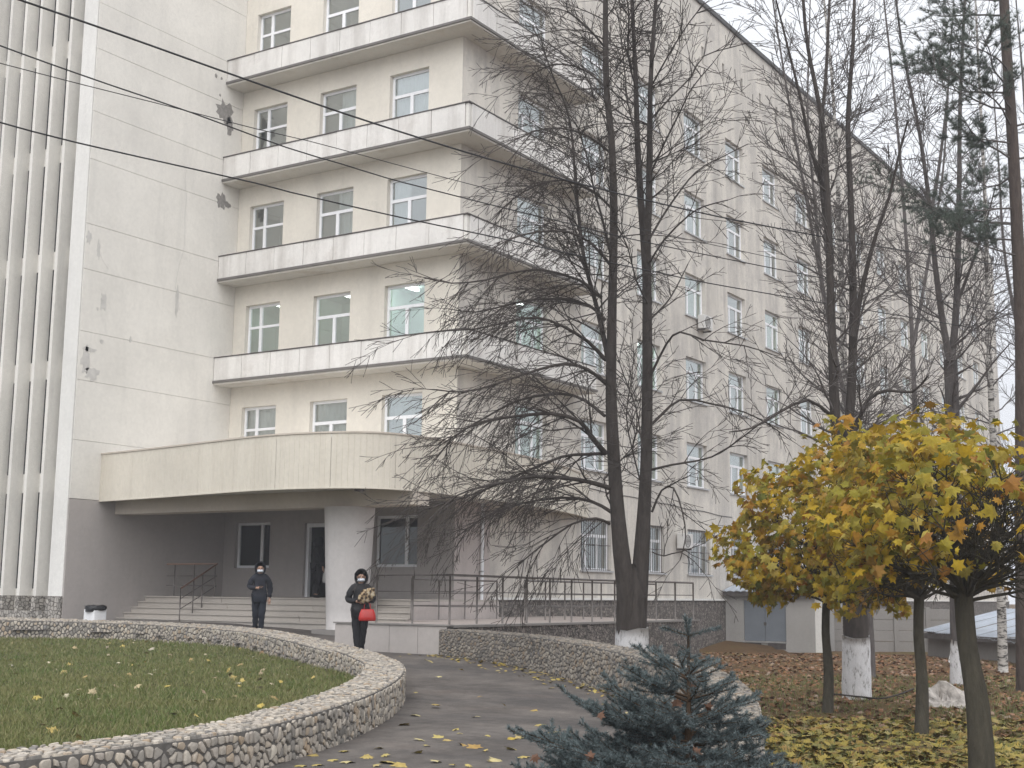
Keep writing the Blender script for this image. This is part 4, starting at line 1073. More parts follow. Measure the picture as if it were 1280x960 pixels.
# ------------------------------------------------------------------ maple leaves, crowns and litter
LEAF = [(0, -.35), (.12, -.28), (.42, -.38), (.34, -.10), (.56, .12), (.30, .16), (.28, .34), (.12, .26), (0, .62), (-.12, .26), (-.28, .34), (-.30, .16), (-.56, .12), (-.34, -.10), (-.42, -.38), (-.12, -.28)]
def leaf_verts(p, n, t, size, rnd, curl=.25):
    """lobed leaf: centre p, normal n, axis t"""
    b = (n[1]*t[2]-n[2]*t[1], n[2]*t[0]-n[0]*t[2], n[0]*t[1]-n[1]*t[0]); V = [p]; c = curl*rnd.uniform(-1, 1); sw = rnd.uniform(.8, 1.15)
    for x, y in LEAF:
        h = -(abs(x)*.45+.3*y*y)*abs(curl)*1.2 + c*x*y
        V.append((p[0]+size*(b[0]*x*sw+t[0]*y+n[0]*h), p[1]+size*(b[1]*x*sw+t[1]*y+n[1]*h), p[2]+size*(b[2]*x*sw+t[2]*y+n[2]*h)))
    return V
LF = [(0, i+1, (i+1) % 16+1) for i in range(16)]
def maple(label, base, top, cz, rx, rz_, r0, nleaf, seed, cull, nb=26, shift=(0, 0)):
    """small grafted maple: straight trunk, round head of branches, leaves on the outside of the head"""
    rnd = random.Random(seed); root = new_tree('maple_tree', tuple(base), label, 'small round-headed maples on the right')
    tm, cm = MB(), MB(); C = smooth_line([base-zz*.15, base.lerp(top, .35)+Vector((.02, .02, 0)), base.lerp(top, .7)-Vector((.01, .02, 0)), top], .2)
    tm.tube([tuple(c) for c in C], [r0*(1.18-.3*min(1, i/5)) if i < 5 else r0*(.9-.1*i/len(C)) for i in range(len(C))], 12)
    ctr = Vector((top.x+shift[0], top.y+shift[1], cz)); tips = []
    for i in range(nb):
        a = rnd.uniform(0, 6.283); e = rnd.uniform(-.02, 1.35); d = nrm((math.cos(a)*math.cos(e), math.sin(a)*math.cos(e), math.sin(e)*.9+.1))
        p = tuple(top-zz*rnd.uniform(0, .12)); L = rx*rnd.uniform(.75, .98)
        pts = [p]; rad = [.024]; st = L/8; dd = d
        for k in range(8):
            dd = nrm((dd[0]+rnd.gauss(0, .12), dd[1]+rnd.gauss(0, .12), dd[2]+rnd.gauss(0, .1)+.03)); p = (p[0]+dd[0]*st, p[1]+dd[1]*st, p[2]+dd[2]*st); pts.append(p); rad.append(.022*(1-.75*(k+1)/8))
            if k > 1:
                for _ in range(3):
                    q = perp(dd, rnd); e2 = nrm((dd[0]*.7+q[0]*.8, dd[1]*.7+q[1]*.8, dd[2]*.7+q[2]*.8)); grow(cm, rnd, p, e2, L*rnd.uniform(.2, .4), .009, 1, trop=.1, wob=.15, dens=5, rmin=.0035)
        cm.tube(pts, rad, 5, False)
    leaves = []
    def noise(v): return math.sin(v[0]*3.1+seed)*math.sin(v[1]*2.7+1.3*seed)+math.sin(v[2]*4.1+v[0]*2.2+seed*.7)
    while len(leaves) < nleaf:
        q = (rnd.gauss(0, 1), rnd.gauss(0, 1), rnd.gauss(0, 1)); q = nrm(q); rr = rnd.uniform(.45, 1.0)**.5*(1+.14*noise((q[0]*2, q[1]*2, q[2]*2)))
        if q[2] < -.72: continue
        k = rz_ if q[2] > 0 else rz_*.62
        p = (ctr.x+q[0]*rx*rr, ctr.y+q[1]*rx*rr, ctr.z+q[2]*k*rr)
        if cull(p, q, rnd): continue
        n = nrm((q[0]*.8+rnd.gauss(0, .6), q[1]*.8+rnd.gauss(0, .6), q[2]*.5+.45+rnd.gauss(0, .5))); tt = nrm((q[0]*.7+rnd.gauss(0, .45), q[1]*.7+rnd.gauss(0, .45), -1.0+rnd.gauss(0, .4)))
        k = tt[0]*n[0]+tt[1]*n[1]+tt[2]*n[2]; tt = nrm((tt[0]-n[0]*k, tt[1]-n[1]*k, tt[2]-n[2]*k))
        vis = -(q[0]*fw.x+q[1]*fw.y)+rr
        leaves.append((-vis, leaf_verts(p, n, tt, rnd.uniform(.085, .20), rnd, .9)))
    leaves.sort(key=lambda l: l[0])
    for _, V in leaves[:300]: mesh_obj('leaf', V, LF, MT['maple'], root)
    m = MB()
    for _, V in leaves[300:]:
        n = len(m.V); m.V += V; m.F += [(a+n, b+n, c+n) for a, b, c in LF]
    tag(m.build('foliage', MT['maple'], root), kind='stuff')
    tm.build('trunk', MT['maple_bark'], root, True); cm.build('branches', MT['maple_bark'], root, True)
    return root
def base_at(x, y, z): return uz(x, y, z)
bA = base_at(1228, 968, -.1); dA = to_ud(bA)[1]; tA = ud(1204, 738, dA*math.cos(PITCH)+.3)
bB = base_at(1151, 918, -.12); dB = to_ud(bB)[1]; tB = ud(1149, 742, dB+.3)
bC = base_at(1034, 891, -.15); dC = to_ud(bC)[1]; tC = ud(1033, 750, dC+.4)
def lat(p): return to_ud(p)[0]
def bare_right(thr):                        # the near heads have lost most leaves on their right-hand side
    def f(p, q, rnd):
        k = q[0]*rg.x+q[1]*rg.y
        pr = .9 if k > .1 else (.8 if k > -.3 else .3)
        if q[2] > .3: pr *= .62
        elif k > .3 and q[2] < .1: pr = .985
        return rnd.random() < pr*thr
    return f
maple('round-headed yellow maple with the thickest leaning trunk at far right', bA, tA, tA.z+.60, 1.3, 1.2, .115, 820, 41, bare_right(1.02), nb=46)
maple('round-headed yellow maple with the middle trunk of the three', bB, tB, tB.z+.80, 1.45, 1.65, .082, 2000, 42, bare_right(.88), nb=36)
maple('leafiest golden round-headed maple, leftmost of the three on thin trunks', bC, tC, tC.z+.70, 1.62, 1.85, .078, 3600, 43, lambda p, q, r: r.random() < .1)

def scatter(name, n, area, mat, size, seed, zf, label, cat, up=.25, lift=.012):
    rnd = random.Random(seed); m = MB(); k = 0; tries = 0
    while k < n and tries < n*12:
        tries += 1; r = area(rnd)
        if r is None: continue
        u, d = r; a = rnd.uniform(0, 6.283); nn = nrm((rnd.gauss(0, up), rnd.gauss(0, up), 1)); t = (math.cos(a), math.sin(a), 0); q = t[0]*nn[0]+t[1]*nn[1]; t = nrm((t[0]-nn[0]*q, t[1]-nn[1]*q, -nn[2]*q))
        p = G(u, d, zf(d)+rnd.uniform(lift*.6, lift*2)); V = leaf_verts(tuple(p), nn, t, rnd.uniform(*size), rnd, .35); c = len(m.V); m.V += V; m.F += [(a_+c, b_+c, c_+c) for a_, b_, c_ in LF]; k += 1
    return tag(m.build(name, mat, None), label, cat, kind='stuff')
def right_area(d0, d1, umax=10, pw=1.):
    def f(r):
        d = d0+(d1-d0)*r.random()**pw; s = (interp(d, sepP)+.4 if d < 27.6 else 1.5); u = s+(min(umax, .42*d)-s)*r.random()
        p = G(u, d)
        if d > 27.6 and p.x < RX+.4 and p.y < 36: return None
        if p.x < XC+.3: return None
        return u, d
    return f
scatter('fallen_yellow_leaves', 4600, right_area(7.5, 20, 8.5, .9), MT['litter_y'], (.10, .18), 51, zr, 'thick carpet of fallen yellow maple leaves under the round-headed maples', 'leaf litter', up=.35, lift=.02)
scatter('fallen_brown_leaves', 9000, right_area(17, 50, 18, .8), MT['litter_b'], (.07, .14), 52, zr, 'brown leaf litter over the ground between maples and shed', 'leaf litter', up=.4, lift=.015)
def lawn_area(r):
    d = 9.5+25*r.random(); u = -d*.42+(d*.42-1.8)*r.random()
    return (u, d) if inpoly(u, d, lawn_poly) else None
scatter('lawn_leaves', 180, lawn_area, MT['litter_pale'], (.06, .14), 53, zg, 'scattered dry yellowish leaves lying in the lawn grass', 'leaf litter', up=.5, lift=.04)
def kerb_area(r):
    i = r.randrange(len(RWs)); p = RWs[i]; o = r.expovariate(5.5)
    return (p.x-.05-o, p.y) if p.y > 8 else None
scatter('kerb_leaves', 520, kerb_area, MT['path_leaf'], (.05, .11), 54, zl, 'line of small fallen leaves along the foot of the right stone wall', 'leaf litter', lift=.012)
# single leaves on the path
rl = random.Random(61)
lp_ = [(567, 912), (473, 934), (481, 943), (485, 951), (570, 911), (575, 916), (610, 919), (606, 937), (534, 931), (523, 939), (527, 924), (548, 921), (520, 893), (566, 955), (586, 956), (612, 950), (620, 949), (560, 924), (580, 930), (592, 933), (435, 951), (415, 949), (397, 955), (390, 943), (377, 956), (549, 845), (538, 826), (576, 800+36), (667, 887), (675, 905), (693, 914), (708, 912), (650, 920), (655, 921), (640, 922), (505, 905), (460, 945), (600, 870), (520, 865), (545, 880), (630, 880), (655, 945), (640, 935), (595, 895), (470, 955), (430, 938), (500, 955), (545, 950)]
for x, y in lp_:
    w = uz(x, y, .01); u, d = to_ud(w); w = uz(x, y, zl(d)+.018); a = rl.uniform(0, 6.28); nn = nrm((rl.gauss(0, .22), rl.gauss(0, .22), 1)); t = (math.cos(a), math.sin(a), 0); q = t[0]*nn[0]+t[1]*nn[1]; t = nrm((t[0]-nn[0]*q, t[1]-nn[1]*q, -nn[2]*q))
    V = leaf_verts((0, 0, 0), nn, t, rl.uniform(.08, .19) if y > 860 else .12, rl, .45); o = mesh_obj('fallen_leaf', V, LF, MT['path_leaf']); o.location = w
    tag(o, 'single yellowed maple leaf lying on the asphalt path', 'leaf', 'single leaves on the path')
# grass on the lawn and thin grass on the right
def grass(name, n, area, zf, seed, hh, label, parent=None):
    rnd = random.Random(seed); V = []; F = []
    k = 0
    while k < n:
        r = area(rnd)
        if r is None: continue
        u, d = r; p = G(u, d, zf(d)-.005); a = rnd.uniform(0, 6.28); h = rnd.uniform(*hh); w = .0035+.0002*d; c, s = math.cos(a)*w, math.sin(a)*w; lx, ly = rnd.gauss(0, .45)*h, rnd.gauss(0, .45)*h; m = len(V)
        V += [(p.x-c, p.y-s, p.z), (p.x+c, p.y+s, p.z), (p.x+c*.7+lx*.4, p.y+s*.7+ly*.4, p.z+h*.6), (p.x-c*.7+lx*.4, p.y-s*.7+ly*.4, p.z+h*.6), (p.x+lx, p.y+ly, p.z+h)]; F += [(m, m+1, m+2, m+3), (m+3, m+2, m+4)]; k += 1
    return tag(mesh_obj(name, V, F, MT['grass']), label, 'grass', kind='stuff')
def lawn_area2(r):
    d = 9.2+25.5*r.random()**1.25; u = -d*.41+(d*.41-1.6)*r.random()
    return (u, d) if inpoly(u, d, lawn_poly) else None
grass('lawn_grass', 62000, lawn_area2, zg, 71, (.04, .10), 'short autumn grass of the lawn inside the curved stone wall')
grass('rough_grass', 16000, right_area(8, 34, 14, .8), zr, 72, (.04, .09), 'sparse grass between the fallen leaves on the right')

# ------------------------------------------------------------------ blue spruce
def spruce():
    rnd = random.Random(81); d0 = 8.2; b = G((860-640)/FPX*d0, d0, .0); root = tag(empty('blue_spruce', tuple(b)), 'young blue spruce with silvery needles in the foreground', 'tree')
    bm, nm = MB(), MB()
    def needles(a, c, dens=620, l0=.025):
        v = (c[0]-a[0], c[1]-a[1], c[2]-a[2]); L = math.sqrt(v[0]**2+v[1]**2+v[2]**2); d = nrm(v); n = max(6, int(L*dens))
        for i in range(n):
            t = rnd.random(); q = perp(d, rnd); q = nrm((q[0], q[1], q[2]+.25)); e = nrm((q[0]+d[0]*.65, q[1]+d[1]*.65, q[2]+d[2]*.65)); l = l0*rnd.uniform(.75, 1.2); o = perp(e, rnd); w = .0023
            p = (a[0]+v[0]*t, a[1]+v[1]*t, a[2]+v[2]*t); k = len(nm.V)
            nm.V += [(p[0]+o[0]*w, p[1]+o[1]*w, p[2]+o[2]*w), (p[0]-o[0]*w, p[1]-o[1]*w, p[2]-o[2]*w), (p[0]+e[0]*l, p[1]+e[1]*l, p[2]+e[2]*l)]; nm.F.append((k, k+1, k+2))
    def shoot(p, d, L, r, lvl):
        n = max(2, int(L/.085)); st = L/n; pts = [p]; ds_ = [d]
        for i in range(n):
            d = nrm((d[0]+rnd.gauss(0, .06), d[1]+rnd.gauss(0, .06), d[2]+rnd.gauss(0, .05)+.03)); p = (p[0]+d[0]*st, p[1]+d[1]*st, p[2]+d[2]*st); pts.append(p); ds_.append(d)
        bm.tube(pts, [max(.0018, r*.8*(1-.75*i/n)) for i in range(n+1)], 4, False)
        first = 0 if lvl == 0 else (n//3)
        for i in range(first, n): needles(pts[i], pts[i+1], 760 if lvl else 980, .027)
        if lvl > 0:
            for i in range(max(1, n//5), n+1):
                for sgn in (-1, 1):
                    if rnd.random() < .66:
                        s = nrm((ds_[i][1]*sgn+rnd.gauss(0, .15), -ds_[i][0]*sgn+rnd.gauss(0, .15), rnd.gauss(.05, .22))); e = nrm((ds_[i][0]*.75+s[0]*.75, ds_[i][1]*.75+s[1]*.75, ds_[i][2]*.75+s[2]*.75+.08))
                        l = (L*(1-i/n)*.55+.07)*rnd.uniform(.7, 1.1); shoot(pts[i], e, l, r*.55, lvl-1 if l > .16 else 0)
    H = 1.36; top = (b.x, b.y, 1.36)
    bm.tube([(b.x-.04, b.y, -.05), (b.x-.02, b.y, .5), (b.x, b.y, 1.0), top], [.035, .026, .013, .008], 6)
    needles((b.x, b.y, 1.0), top, 800)
    for _ in range(7):
        a = rnd.uniform(0, 6.283); shoot((b.x, b.y, rnd.uniform(1.12, 1.28)), nrm((math.cos(a), math.sin(a), .5)), rnd.uniform(.05, .10), .004, 0)
    # the open topmost whorl
    for k, (dx, up, l) in enumerate(((-1, .28, .19), (1, .30, .20), (.25, 2.5, .10), (-.2, .9, .12))):
        d = nrm((rg.x*dx+fw.x*rnd.uniform(-.4, .4), rg.y*dx+fw.y*rnd.uniform(-.4, .4), up)); shoot(top, d, l, .007, 0); needles(top, (top[0]+d[0]*l, top[1]+d[1]*l, top[2]+d[2]*l), 900, .026)
    z = 1.13; lev = 0
    while z > .10:
        R0 = .24+(1.13-z)*.86; n = int(9+lev)
        for i in range(n):
            a = 6.283*(i+rnd.uniform(-.25, .25))/n+lev*.7; L = R0*rnd.uniform(.78, 1.15); k = math.cos(a)
            if k < -.3: L *= 1.3
            if k > .3: L *= .84                      # reaches further on the left
            d = nrm((rg.x*math.cos(a)+fw.x*math.sin(a), rg.y*math.cos(a)+fw.y*math.sin(a), .36-.075*lev)); shoot((b.x, b.y, z+rnd.uniform(-.03, .03)), d, L, .011, 2)
        z -= .14; lev += .85
    bm.build('branches', MT['spruce_bark'], root, True); nm.build('needles', MT['needle'], root)
spruce()
rd = random.Random(83)
for x, y, d, lb in ((842, 866, 8.05, 'brown dead leaf in the middle of the blue spruce, upper of two close together'), (846, 878, 8.0, 'brown dead leaf in the middle of the blue spruce, lower of two close together'), (750, 893, 7.8, 'brown dead leaf on the left side of the blue spruce, halfway up'), (668, 946, 7.9, 'brown dead leaf on the lowest left branch tip of the blue spruce'), (738, 946, 7.6, 'brown dead leaf low on the blue spruce, second from its left tip'), (885, 884, 8.0, 'brown dead leaf on the right side of the blue spruce'), (866, 853, 8.1, 'brown dead leaf highest up in the blue spruce near its stem'), (868, 940, 7.6, 'brown dead leaf low in front of the blue spruce stem')):
    w = ud(x, y, d); q = (rd.gauss(0, .6), -1, rd.gauss(.3, .4)); nn = nrm(q); t = perp(nn, rd); o = mesh_obj('dead_leaf', leaf_verts((0, 0, 0), nn, t, rd.uniform(.05, .085), rd, 1.1), LF, MT['dead_leaf']); o.location = w
    tag(o, lb, 'leaf', 'dead leaves caught in the spruce')

# ------------------------------------------------------------------ wires
def wire(name, pix, da, db, r, label):
    n = len(pix); x0, x1 = pix[0][0], pix[-1][0]; P = [ud(x, y, 1/((1/da)+((1/db)-(1/da))*(x-x0)/(x1-x0))) for x, y in pix]; C = smooth_line(P, .4)
    tag(MB().tube([tuple(c) for c in C], r*.78, 5).build(name, MT['wire'], None, True), label, 'cable', 'overhead cables')
wire('overhead_cable', [(-250, -92), (-100, -43), (25, 0), (155, 45), (315, 102), (470, 155), (640, 207), (815, 252), (960, 283), (1160, 318), (1400, 352)], 13, 34, .016, 'thickest overhead cable, topmost at the left edge, crossing all the balconies')
wire('overhead_cable', [(-250, -38), (-100, 20), (0, 57), (60, 79), (140, 107), (240, 141), (357, 184), (427, 205), (482, 222), (535, 236), (680, 272), (900, 322), (1400, 420)], 14, 36, .012, 'overhead cable that crosses another one over the blank wing wall, steeper of the two')
wire('overhead_cable', [(-250, 14), (-100, 53), (0, 79), (100, 105), (200, 130), (320, 161), (385, 176), (460, 196), (530, 215), (625, 240), (760, 275), (900, 308), (1400, 415)], 15, 36, .008, 'thinnest overhead cable crossing over the blank wing wall')
wire('overhead_cable', [(-250, 85), (-100, 126), (0, 153), (95, 178), (320, 229), (362, 240), (475, 266), (535, 279), (640, 301), (757, 327), (825, 341), (960, 367), (1400, 440)], 14, 35, .013, 'lowest overhead cable, running below the third balcony from the top')

# ------------------------------------------------------------------ small things
w = uz(118, 777, .78); u, d = to_ud(w)
BN = tag(empty('waste_bin', (w.x, w.y, .76)), 'white waste bin with black bag over its rim beside the wing wall', 'bin')
bevel(MB().prism([(w.x-.2, w.y-.2), (w.x+.2, w.y-.2), (w.x+.22, w.y+.2), (w.x-.22, w.y+.2)], .74, 1.12).build('bin_body', MT['white_thing'], BN), .03)
m = MB(); rr = random.Random(5)
for k, (r_, z_) in enumerate(((.25, 1.05), (.275, 1.10), (.26, 1.16), (.19, 1.19), (.05, 1.17))):
    for i in range(14): a = 6.283*i/14; q = r_*(1+rr.uniform(-.12, .16)); m.V.append((w.x+q*math.cos(a), w.y+q*math.sin(a), z_+rr.uniform(-.025, .025)))
for k in range(4):
    for i in range(14): m.F.append((k*14+i, k*14+(i+1) % 14, k*14+14+(i+1) % 14, k*14+14+i))
m.F.append(tuple(56+i for i in range(14)))
m.build('bag_rim', MT['black_bag'], BN, True)
# pale heap by the forked linden
w = uz(1183, 888, -.25); rr = random.Random(9); m = MB(); N1, N2 = 22, 9
for j in range(N2+1):
    t = j/N2
    for i in range(N1):
        a = 6.283*i/N1; k = (1-t**1.6)*(1+.22*math.sin(a*3+1)+.1*rr.uniform(-1, 1)); m.V.append((w.x+.52*k*math.cos(a)*1.05-.10*t, w.y+.40*k*math.sin(a), -.32+.44*(t**.8)*(1+.22*math.sin(a*2+.6)+.12*math.sin(a*5))+.05*rr.uniform(-1, 1)))
for j in range(N2):
    for i in range(N1): m.F.append((j*N1+i, j*N1+(i+1) % N1, j*N1+N1+(i+1) % N1, j*N1+N1+i))
m.F.append(tuple(N2*N1+i for i in range(N1)))
MT['rag'] = plain('dirty_whitewash', (.42, .39, .36), .95, .5, 7, bump=.8, bs=18)
tag(m.build('whitewashed_stump', MT['rag'], None), 'lumpy dirty-white stump behind the thick maple trunk', 'stump')
# stick on the ground
P = [uz(1038, 867, -.14), uz(1075, 871, -.14), uz(1100, 873, -.12), uz(1120, 869, -.08), uz(1142, 861, 0)]
P2 = [uz(1118, 869, -.08), uz(1130, 872, -.12)]
tag(MB().tube([tuple(p) for p in smooth_line(P, .1)], .016, 6).tube([tuple(p) for p in P2], .009, 5).build('fallen_branch', MT['bark'], None, True), 'thin fallen branch lying by the broad whitewashed trunk', 'branch')
P = [uz(1188, 826, -.25), uz(1192, 812, .05), uz(1196, 800, .35)]
tag(MB().tube([tuple(p) for p in P], .07, 8).build('leaning_stub', MT['lime'], None, True), 'short white stub leaning against the whitewashed forked tree', 'stake')

# ------------------------------------------------------------------ people
MT['skin'] = plain('skin', (.42, .26, .19), .6, .06, 8); MT['navy'] = plain('navy_jacket', (.013, .015, .023), .75, .25, 14, bump=.3)
MT['black_coat'] = plain('black_quilted_coat', (.009, .009, .011), .55, .3, 20, bump=.4); MT['jeans'] = plain('dark_jeans', (.013, .017, .026), .85, .2, 12)
MT['black_cloth'] = plain('black_trousers', (.011, .011, .013), .85, .2, 12); MT['mask'] = plain('pale_face_mask', (.62, .66, .72), .8, .05, 20)
MT['red'] = plain('red_leather', (.42, .018, .014), .4, .15, 10, spec=.5); MT['phone'] = plain('black_phone', (.01, .01, .012), .25, .1, 5); MT['shoe'] = plain('black_shoe', (.012, .012, .012), .5, .2, 9)
MT['hair'] = plain('dark_hair', (.018, .014, .012), .6, .2, 20); MT['eye'] = plain('dark_eye', (.02, .016, .014), .3, .1, 5)
def leopard():
    m = Mat('leopard_print_cloth', .8, .2); e = m.noise(16, kind='F1'); m.color(m.rmp(e, [(.34, (.03, .02, .014)), (.46, (.22, .15, .085)), (.6, (.36, .27, .16)), (.8, (.48, .42, .32))])); return m.m
MT['leopard'] = leopard()
TS = bpy.data.scenes.new('skin_workshop')
def skin_mesh(nodes, edges, root=0, sub=2):
    """nodes: name -> (x,y,z,rx[,ry]); returns baked verts/faces of a skinned skeleton"""
    bm = bmesh.new(); ly = bm.verts.layers.skin.verify(); vs = {}
    for i, (k, q) in enumerate(nodes.items()):
        v = bm.verts.new(q[:3]); v[ly].radius = (q[3], q[4] if len(q) > 4 else q[3]); vs[k] = v
        if i == root: v[ly].use_root = True
    for a, b in edges: bm.edges.new((vs[a], vs[b]))
    me = bpy.data.meshes.new('tmp'); bm.to_mesh(me); bm.free()
    o = bpy.data.objects.new('tmp', me); TS.collection.objects.link(o)
    sk = o.modifiers.new('s', 'SKIN'); sk.use_smooth_shade = True; sk.branch_smoothing = .4
    su = o.modifiers.new('u', 'SUBSURF'); su.levels = su.render_levels = sub
    
    with bpy.context.temp_override(scene=TS, view_layer=TS.view_layers[0]): dg = bpy.context.evaluated_depsgraph_get()
    ev = o.evaluated_get(dg); m2 = ev.to_mesh()
    V = [tuple(v.co) for v in m2.vertices]; F = [tuple(p.vertices) for p in m2.polygons]
    ev.to_mesh_clear(); bpy.data.objects.remove(o); bpy.data.meshes.remove(me)
    return V, F
def ellip(c, r, n=12, k=8):
    m = MB()
    for j in range(k+1):
        t = math.pi*j/k
        for i in range(n): a = 6.283*i/n; m.V.append((c[0]+r[0]*math.sin(t)*math.cos(a), c[1]+r[1]*math.sin(t)*math.sin(a), c[2]+r[2]*math.cos(t)))
    for j in range(k):
        for i in range(n): m.F.append((j*n+i, j*n+(i+1) % n, j*n+n+(i+1) % n, j*n+n+i))
    return m
def chain(*ks): return list(zip(ks, ks[1:]))
def hand(w, d, up, sgn):
    """five bent fingers from wrist w along d; returns MB"""
    m = MB(); w = Vector(w); d = Vector(d).normalized(); up = Vector(up).normalized(); s = d.cross(up).normalized()*sgn
    m.tube([tuple(w-d*.01), tuple(w+d*.04), tuple(w+d*.085)], [.024, .034, .032], 8)
    for i, (o, L) in enumerate(((-.027, .062), (-.009, .074), (.009, .07), (.026, .055))):
        a = w+s*o+d*.08; b_ = a+d*L*.5-up*.006; c = b_+d*L*.35-up*L*.35
        m.tube([tuple(a), tuple(b_), tuple(c)], [.0095, .009, .007], 6)
    a = w+d*.025-s*.03; m.tube([tuple(a), tuple(a-s*.022+d*.02), tuple(a-s*.022+d*.055-up*.01)], [.012, .010, .008], 6)
    return m
def person(label, base, face, H, jacket, trousers, pose, hood, extras):
    """local frame: x to the figure's left, -y forward, z up; face = angle of the forward direction"""
    root = tag(empty('person', base), label, 'person')
    k = H/1.72; ang = math.atan2(face[1], face[0])+math.pi/2; T = Matrix.Translation(Vector(base)) @ Matrix.Rotation(ang, 4, 'Z') @ Matrix.Scale(k, 4)
    def fold(V, k):
        return [(x+k*math.sin(z*47+x*31)*math.cos(y*29+z*13), y+k*1.4*math.sin(z*39+x*23+y*11)*math.cos(z*17-x*19), z+k*.4*math.sin(x*41)) for x, y, z in V]
    def put_(name, V, F, mat, parent=None, smooth=True): return mesh_obj(name, [tuple(T @ Vector(v)) for v in V], F, mat, parent or root, smooth)
    N = dict(pelvis=(0, 0, .92, .155, .115), waist=(0, 0, 1.08, .135, .10), chest=(0, .0, 1.28, .165, .115), neckb=(0, .01, 1.44, .07, .065), neck=(0, .0, 1.50, .055), head=(0, -.012+pose.get('hy', 0), 1.585, .075, .085), crown=(0, -.005+pose.get('hy', 0)*1.4, 1.655, .066, .08))
    for s, n in ((1, 'l'), (-1, 'r')):
        N['hip'+n] = (.095*s, 0, .88, .095); kn = pose['knee'+n]; an = pose['ankle'+n]; N['knee'+n] = (*kn, .062); N['calf'+n] = (*[kn[i]*.62+an[i]*.38+(0, .012, 0)[i] for i in range(3)], .058); N['ankle'+n] = (*an, .042); N['toe'+n] = (an[0]+.01*s, an[1]-.15, .035, .038, .03)
        N['sh'+n] = (.18*s, .01, 1.39, .048); N['el'+n] = (*pose['el'+n], .044); N['wr'+n] = (*pose['wr'+n], .03)
    E = chain('pelvis', 'waist', 'chest', 'neckb', 'neck', 'head', 'crown')
    for n in 'lr': E += chain('pelvis', 'hip'+n, 'knee'+n, 'calf'+n, 'ankle'+n, 'toe'+n)+chain('chest', 'sh'+n, 'el'+n, 'wr'+n)
    V, F = skin_mesh(N, E); mm = MB(); mm.V = list(V); mm.F = list(F)
    for n, sg in (('l', 1), ('r', -1)):
        w_ = Vector(pose['wr'+n]); dd = w_-Vector(pose['el'+n]); dd = Vector(pose.get('hd'+n, dd)); hm = hand(w_, dd, pose.get('up'+n, (0, 1, 0)), sg); c = len(mm.V); mm.V += hm.V; mm.F += [tuple(c+i for i in f) for f in hm.F]
    hy = N['head'][1]; fz = 1.585
    for q, r_ in (((0, hy-.098, fz-.012), (.015, .02, .022)), ((.078, hy+.01, fz), (.012, .025, .032)), ((-.078, hy+.01, fz), (.012, .025, .032)), ((0, hy-.083, fz-.055), (.026, .012, .009))):
        em = ellip(q, r_, 8, 6); c = len(mm.V); mm.V += em.V; mm.F += [tuple(c+i for i in f) for f in em.F]
    put_('body', mm.V, mm.F, MT['skin'])
    for sx in (-.03, .03): em = ellip((sx, hy-.082, fz+.018), (.012, .008, .007), 8, 6); put_('eye', em.V, em.F, MT['eye'])
    # clothes: the same skeleton, grown a little
    J = {q: (*N[q][:3], *[r_+.05 for r_ in N[q][3:]]) for q in ('waist', 'chest', 'shl', 'shr', 'ell', 'elr')}
    J['hem'] = (0, 0, pose.get('hem', .86), .185*pose.get('wide', 1), .15); J['pel2'] = (0, 0, .98, .195, .16); J['collar'] = (0, .008, 1.455, .085, .08); J['waist'] = (0, 0, 1.10, .198, .165)
    for n in 'lr':
        w_ = Vector(pose['wr'+n]); e_ = Vector(pose['el'+n]); J['cuff'+n] = (*w_.lerp(e_, .06), .042)
        J['el'+n] = (*pose['el'+n], .078); J['sh'+n] = (*N['sh'+n][:3], .105)
    V, F = skin_mesh(J, chain('chest', 'waist', 'pel2', 'hem')+chain('chest', 'collar')+chain('chest', 'shl', 'ell', 'cuffl')+chain('chest', 'shr', 'elr', 'cuffr')); put_('jacket', fold(V, .010), F, jacket)
    Q = {'pelvis': (0, 0, .90, .17, .13)}
    for n in 'lr':
        for a, e in (('hip', .025), ('knee', .024), ('calf', .02), ('ankle', .022)): Q[a+n] = (*N[a+n][:3], N[a+n][3]+e)
    V, F = skin_mesh(Q, chain('pelvis', 'hipl', 'kneel', 'calfl', 'anklel')+chain('pelvis', 'hipr', 'kneer', 'calfr', 'ankler')); put_('trousers', fold(V, .008), F, trousers)
    for n in 'lr':
        an = pose['ankle'+n]; mm = ellip((an[0], an[1]-.06, .045), (.05, .15, .05), 10, 8); put_('shoe', mm.V, mm.F, MT['shoe'])
    if hood:
        m = MB(); rings = 9; seg = 18       # shell open at the face
        for j in range(rings+1):
            y = hy-.075+.21*j/rings; t = j/rings; rr_ = .128*math.sqrt(max(.02, 1-(max(0, t-.35)/.66)**2)); op = .12 if j == 0 else 0
            for i in range(seg): a = 6.283*i/seg; m.V.append((rr_*.94*math.cos(a), y, fz+.012+rr_*1.16*math.sin(a)-.03*t))
        for j in range(rings):
            for i in range(seg): m.F.append((j*seg+i, j*seg+(i+1) % seg, j*seg+seg+(i+1) % seg, j*seg+seg+i))
        m.F.append(tuple(rings*seg+i for i in range(seg)))
        h_ = put_('hood', fold(m.V, .006), m.F, jacket); h_.modifiers.new('t', 'SOLIDIFY').thickness = .02
    else:
        em = ellip((0, hy+.012, fz+.045), (.088, .102, .085), 14, 10); put_('hair', em.V, em.F, MT['hair'])
    if 'mask' in extras:
        m = MB()
        for j in range(5):
            z = fz-.088+.068*j/4
            for i in range(9): a = -1.0+2.0*i/8; rr_ = .09+.012*math.sin(math.pi*j/4); m.V.append((rr_*math.sin(a)*.92, hy-.014-rr_*math.cos(a)*(1+.12*math.sin(math.pi*j/4)), z))
        for j in range(4):
            for i in range(8): m.F.append((j*9+i, j*9+i+1, j*9+10+i, j*9+9+i))
        put_('face_mask', m.V, m.F, MT['mask']).modifiers.new('t', 'SOLIDIFY').thickness = .006
    return root, T
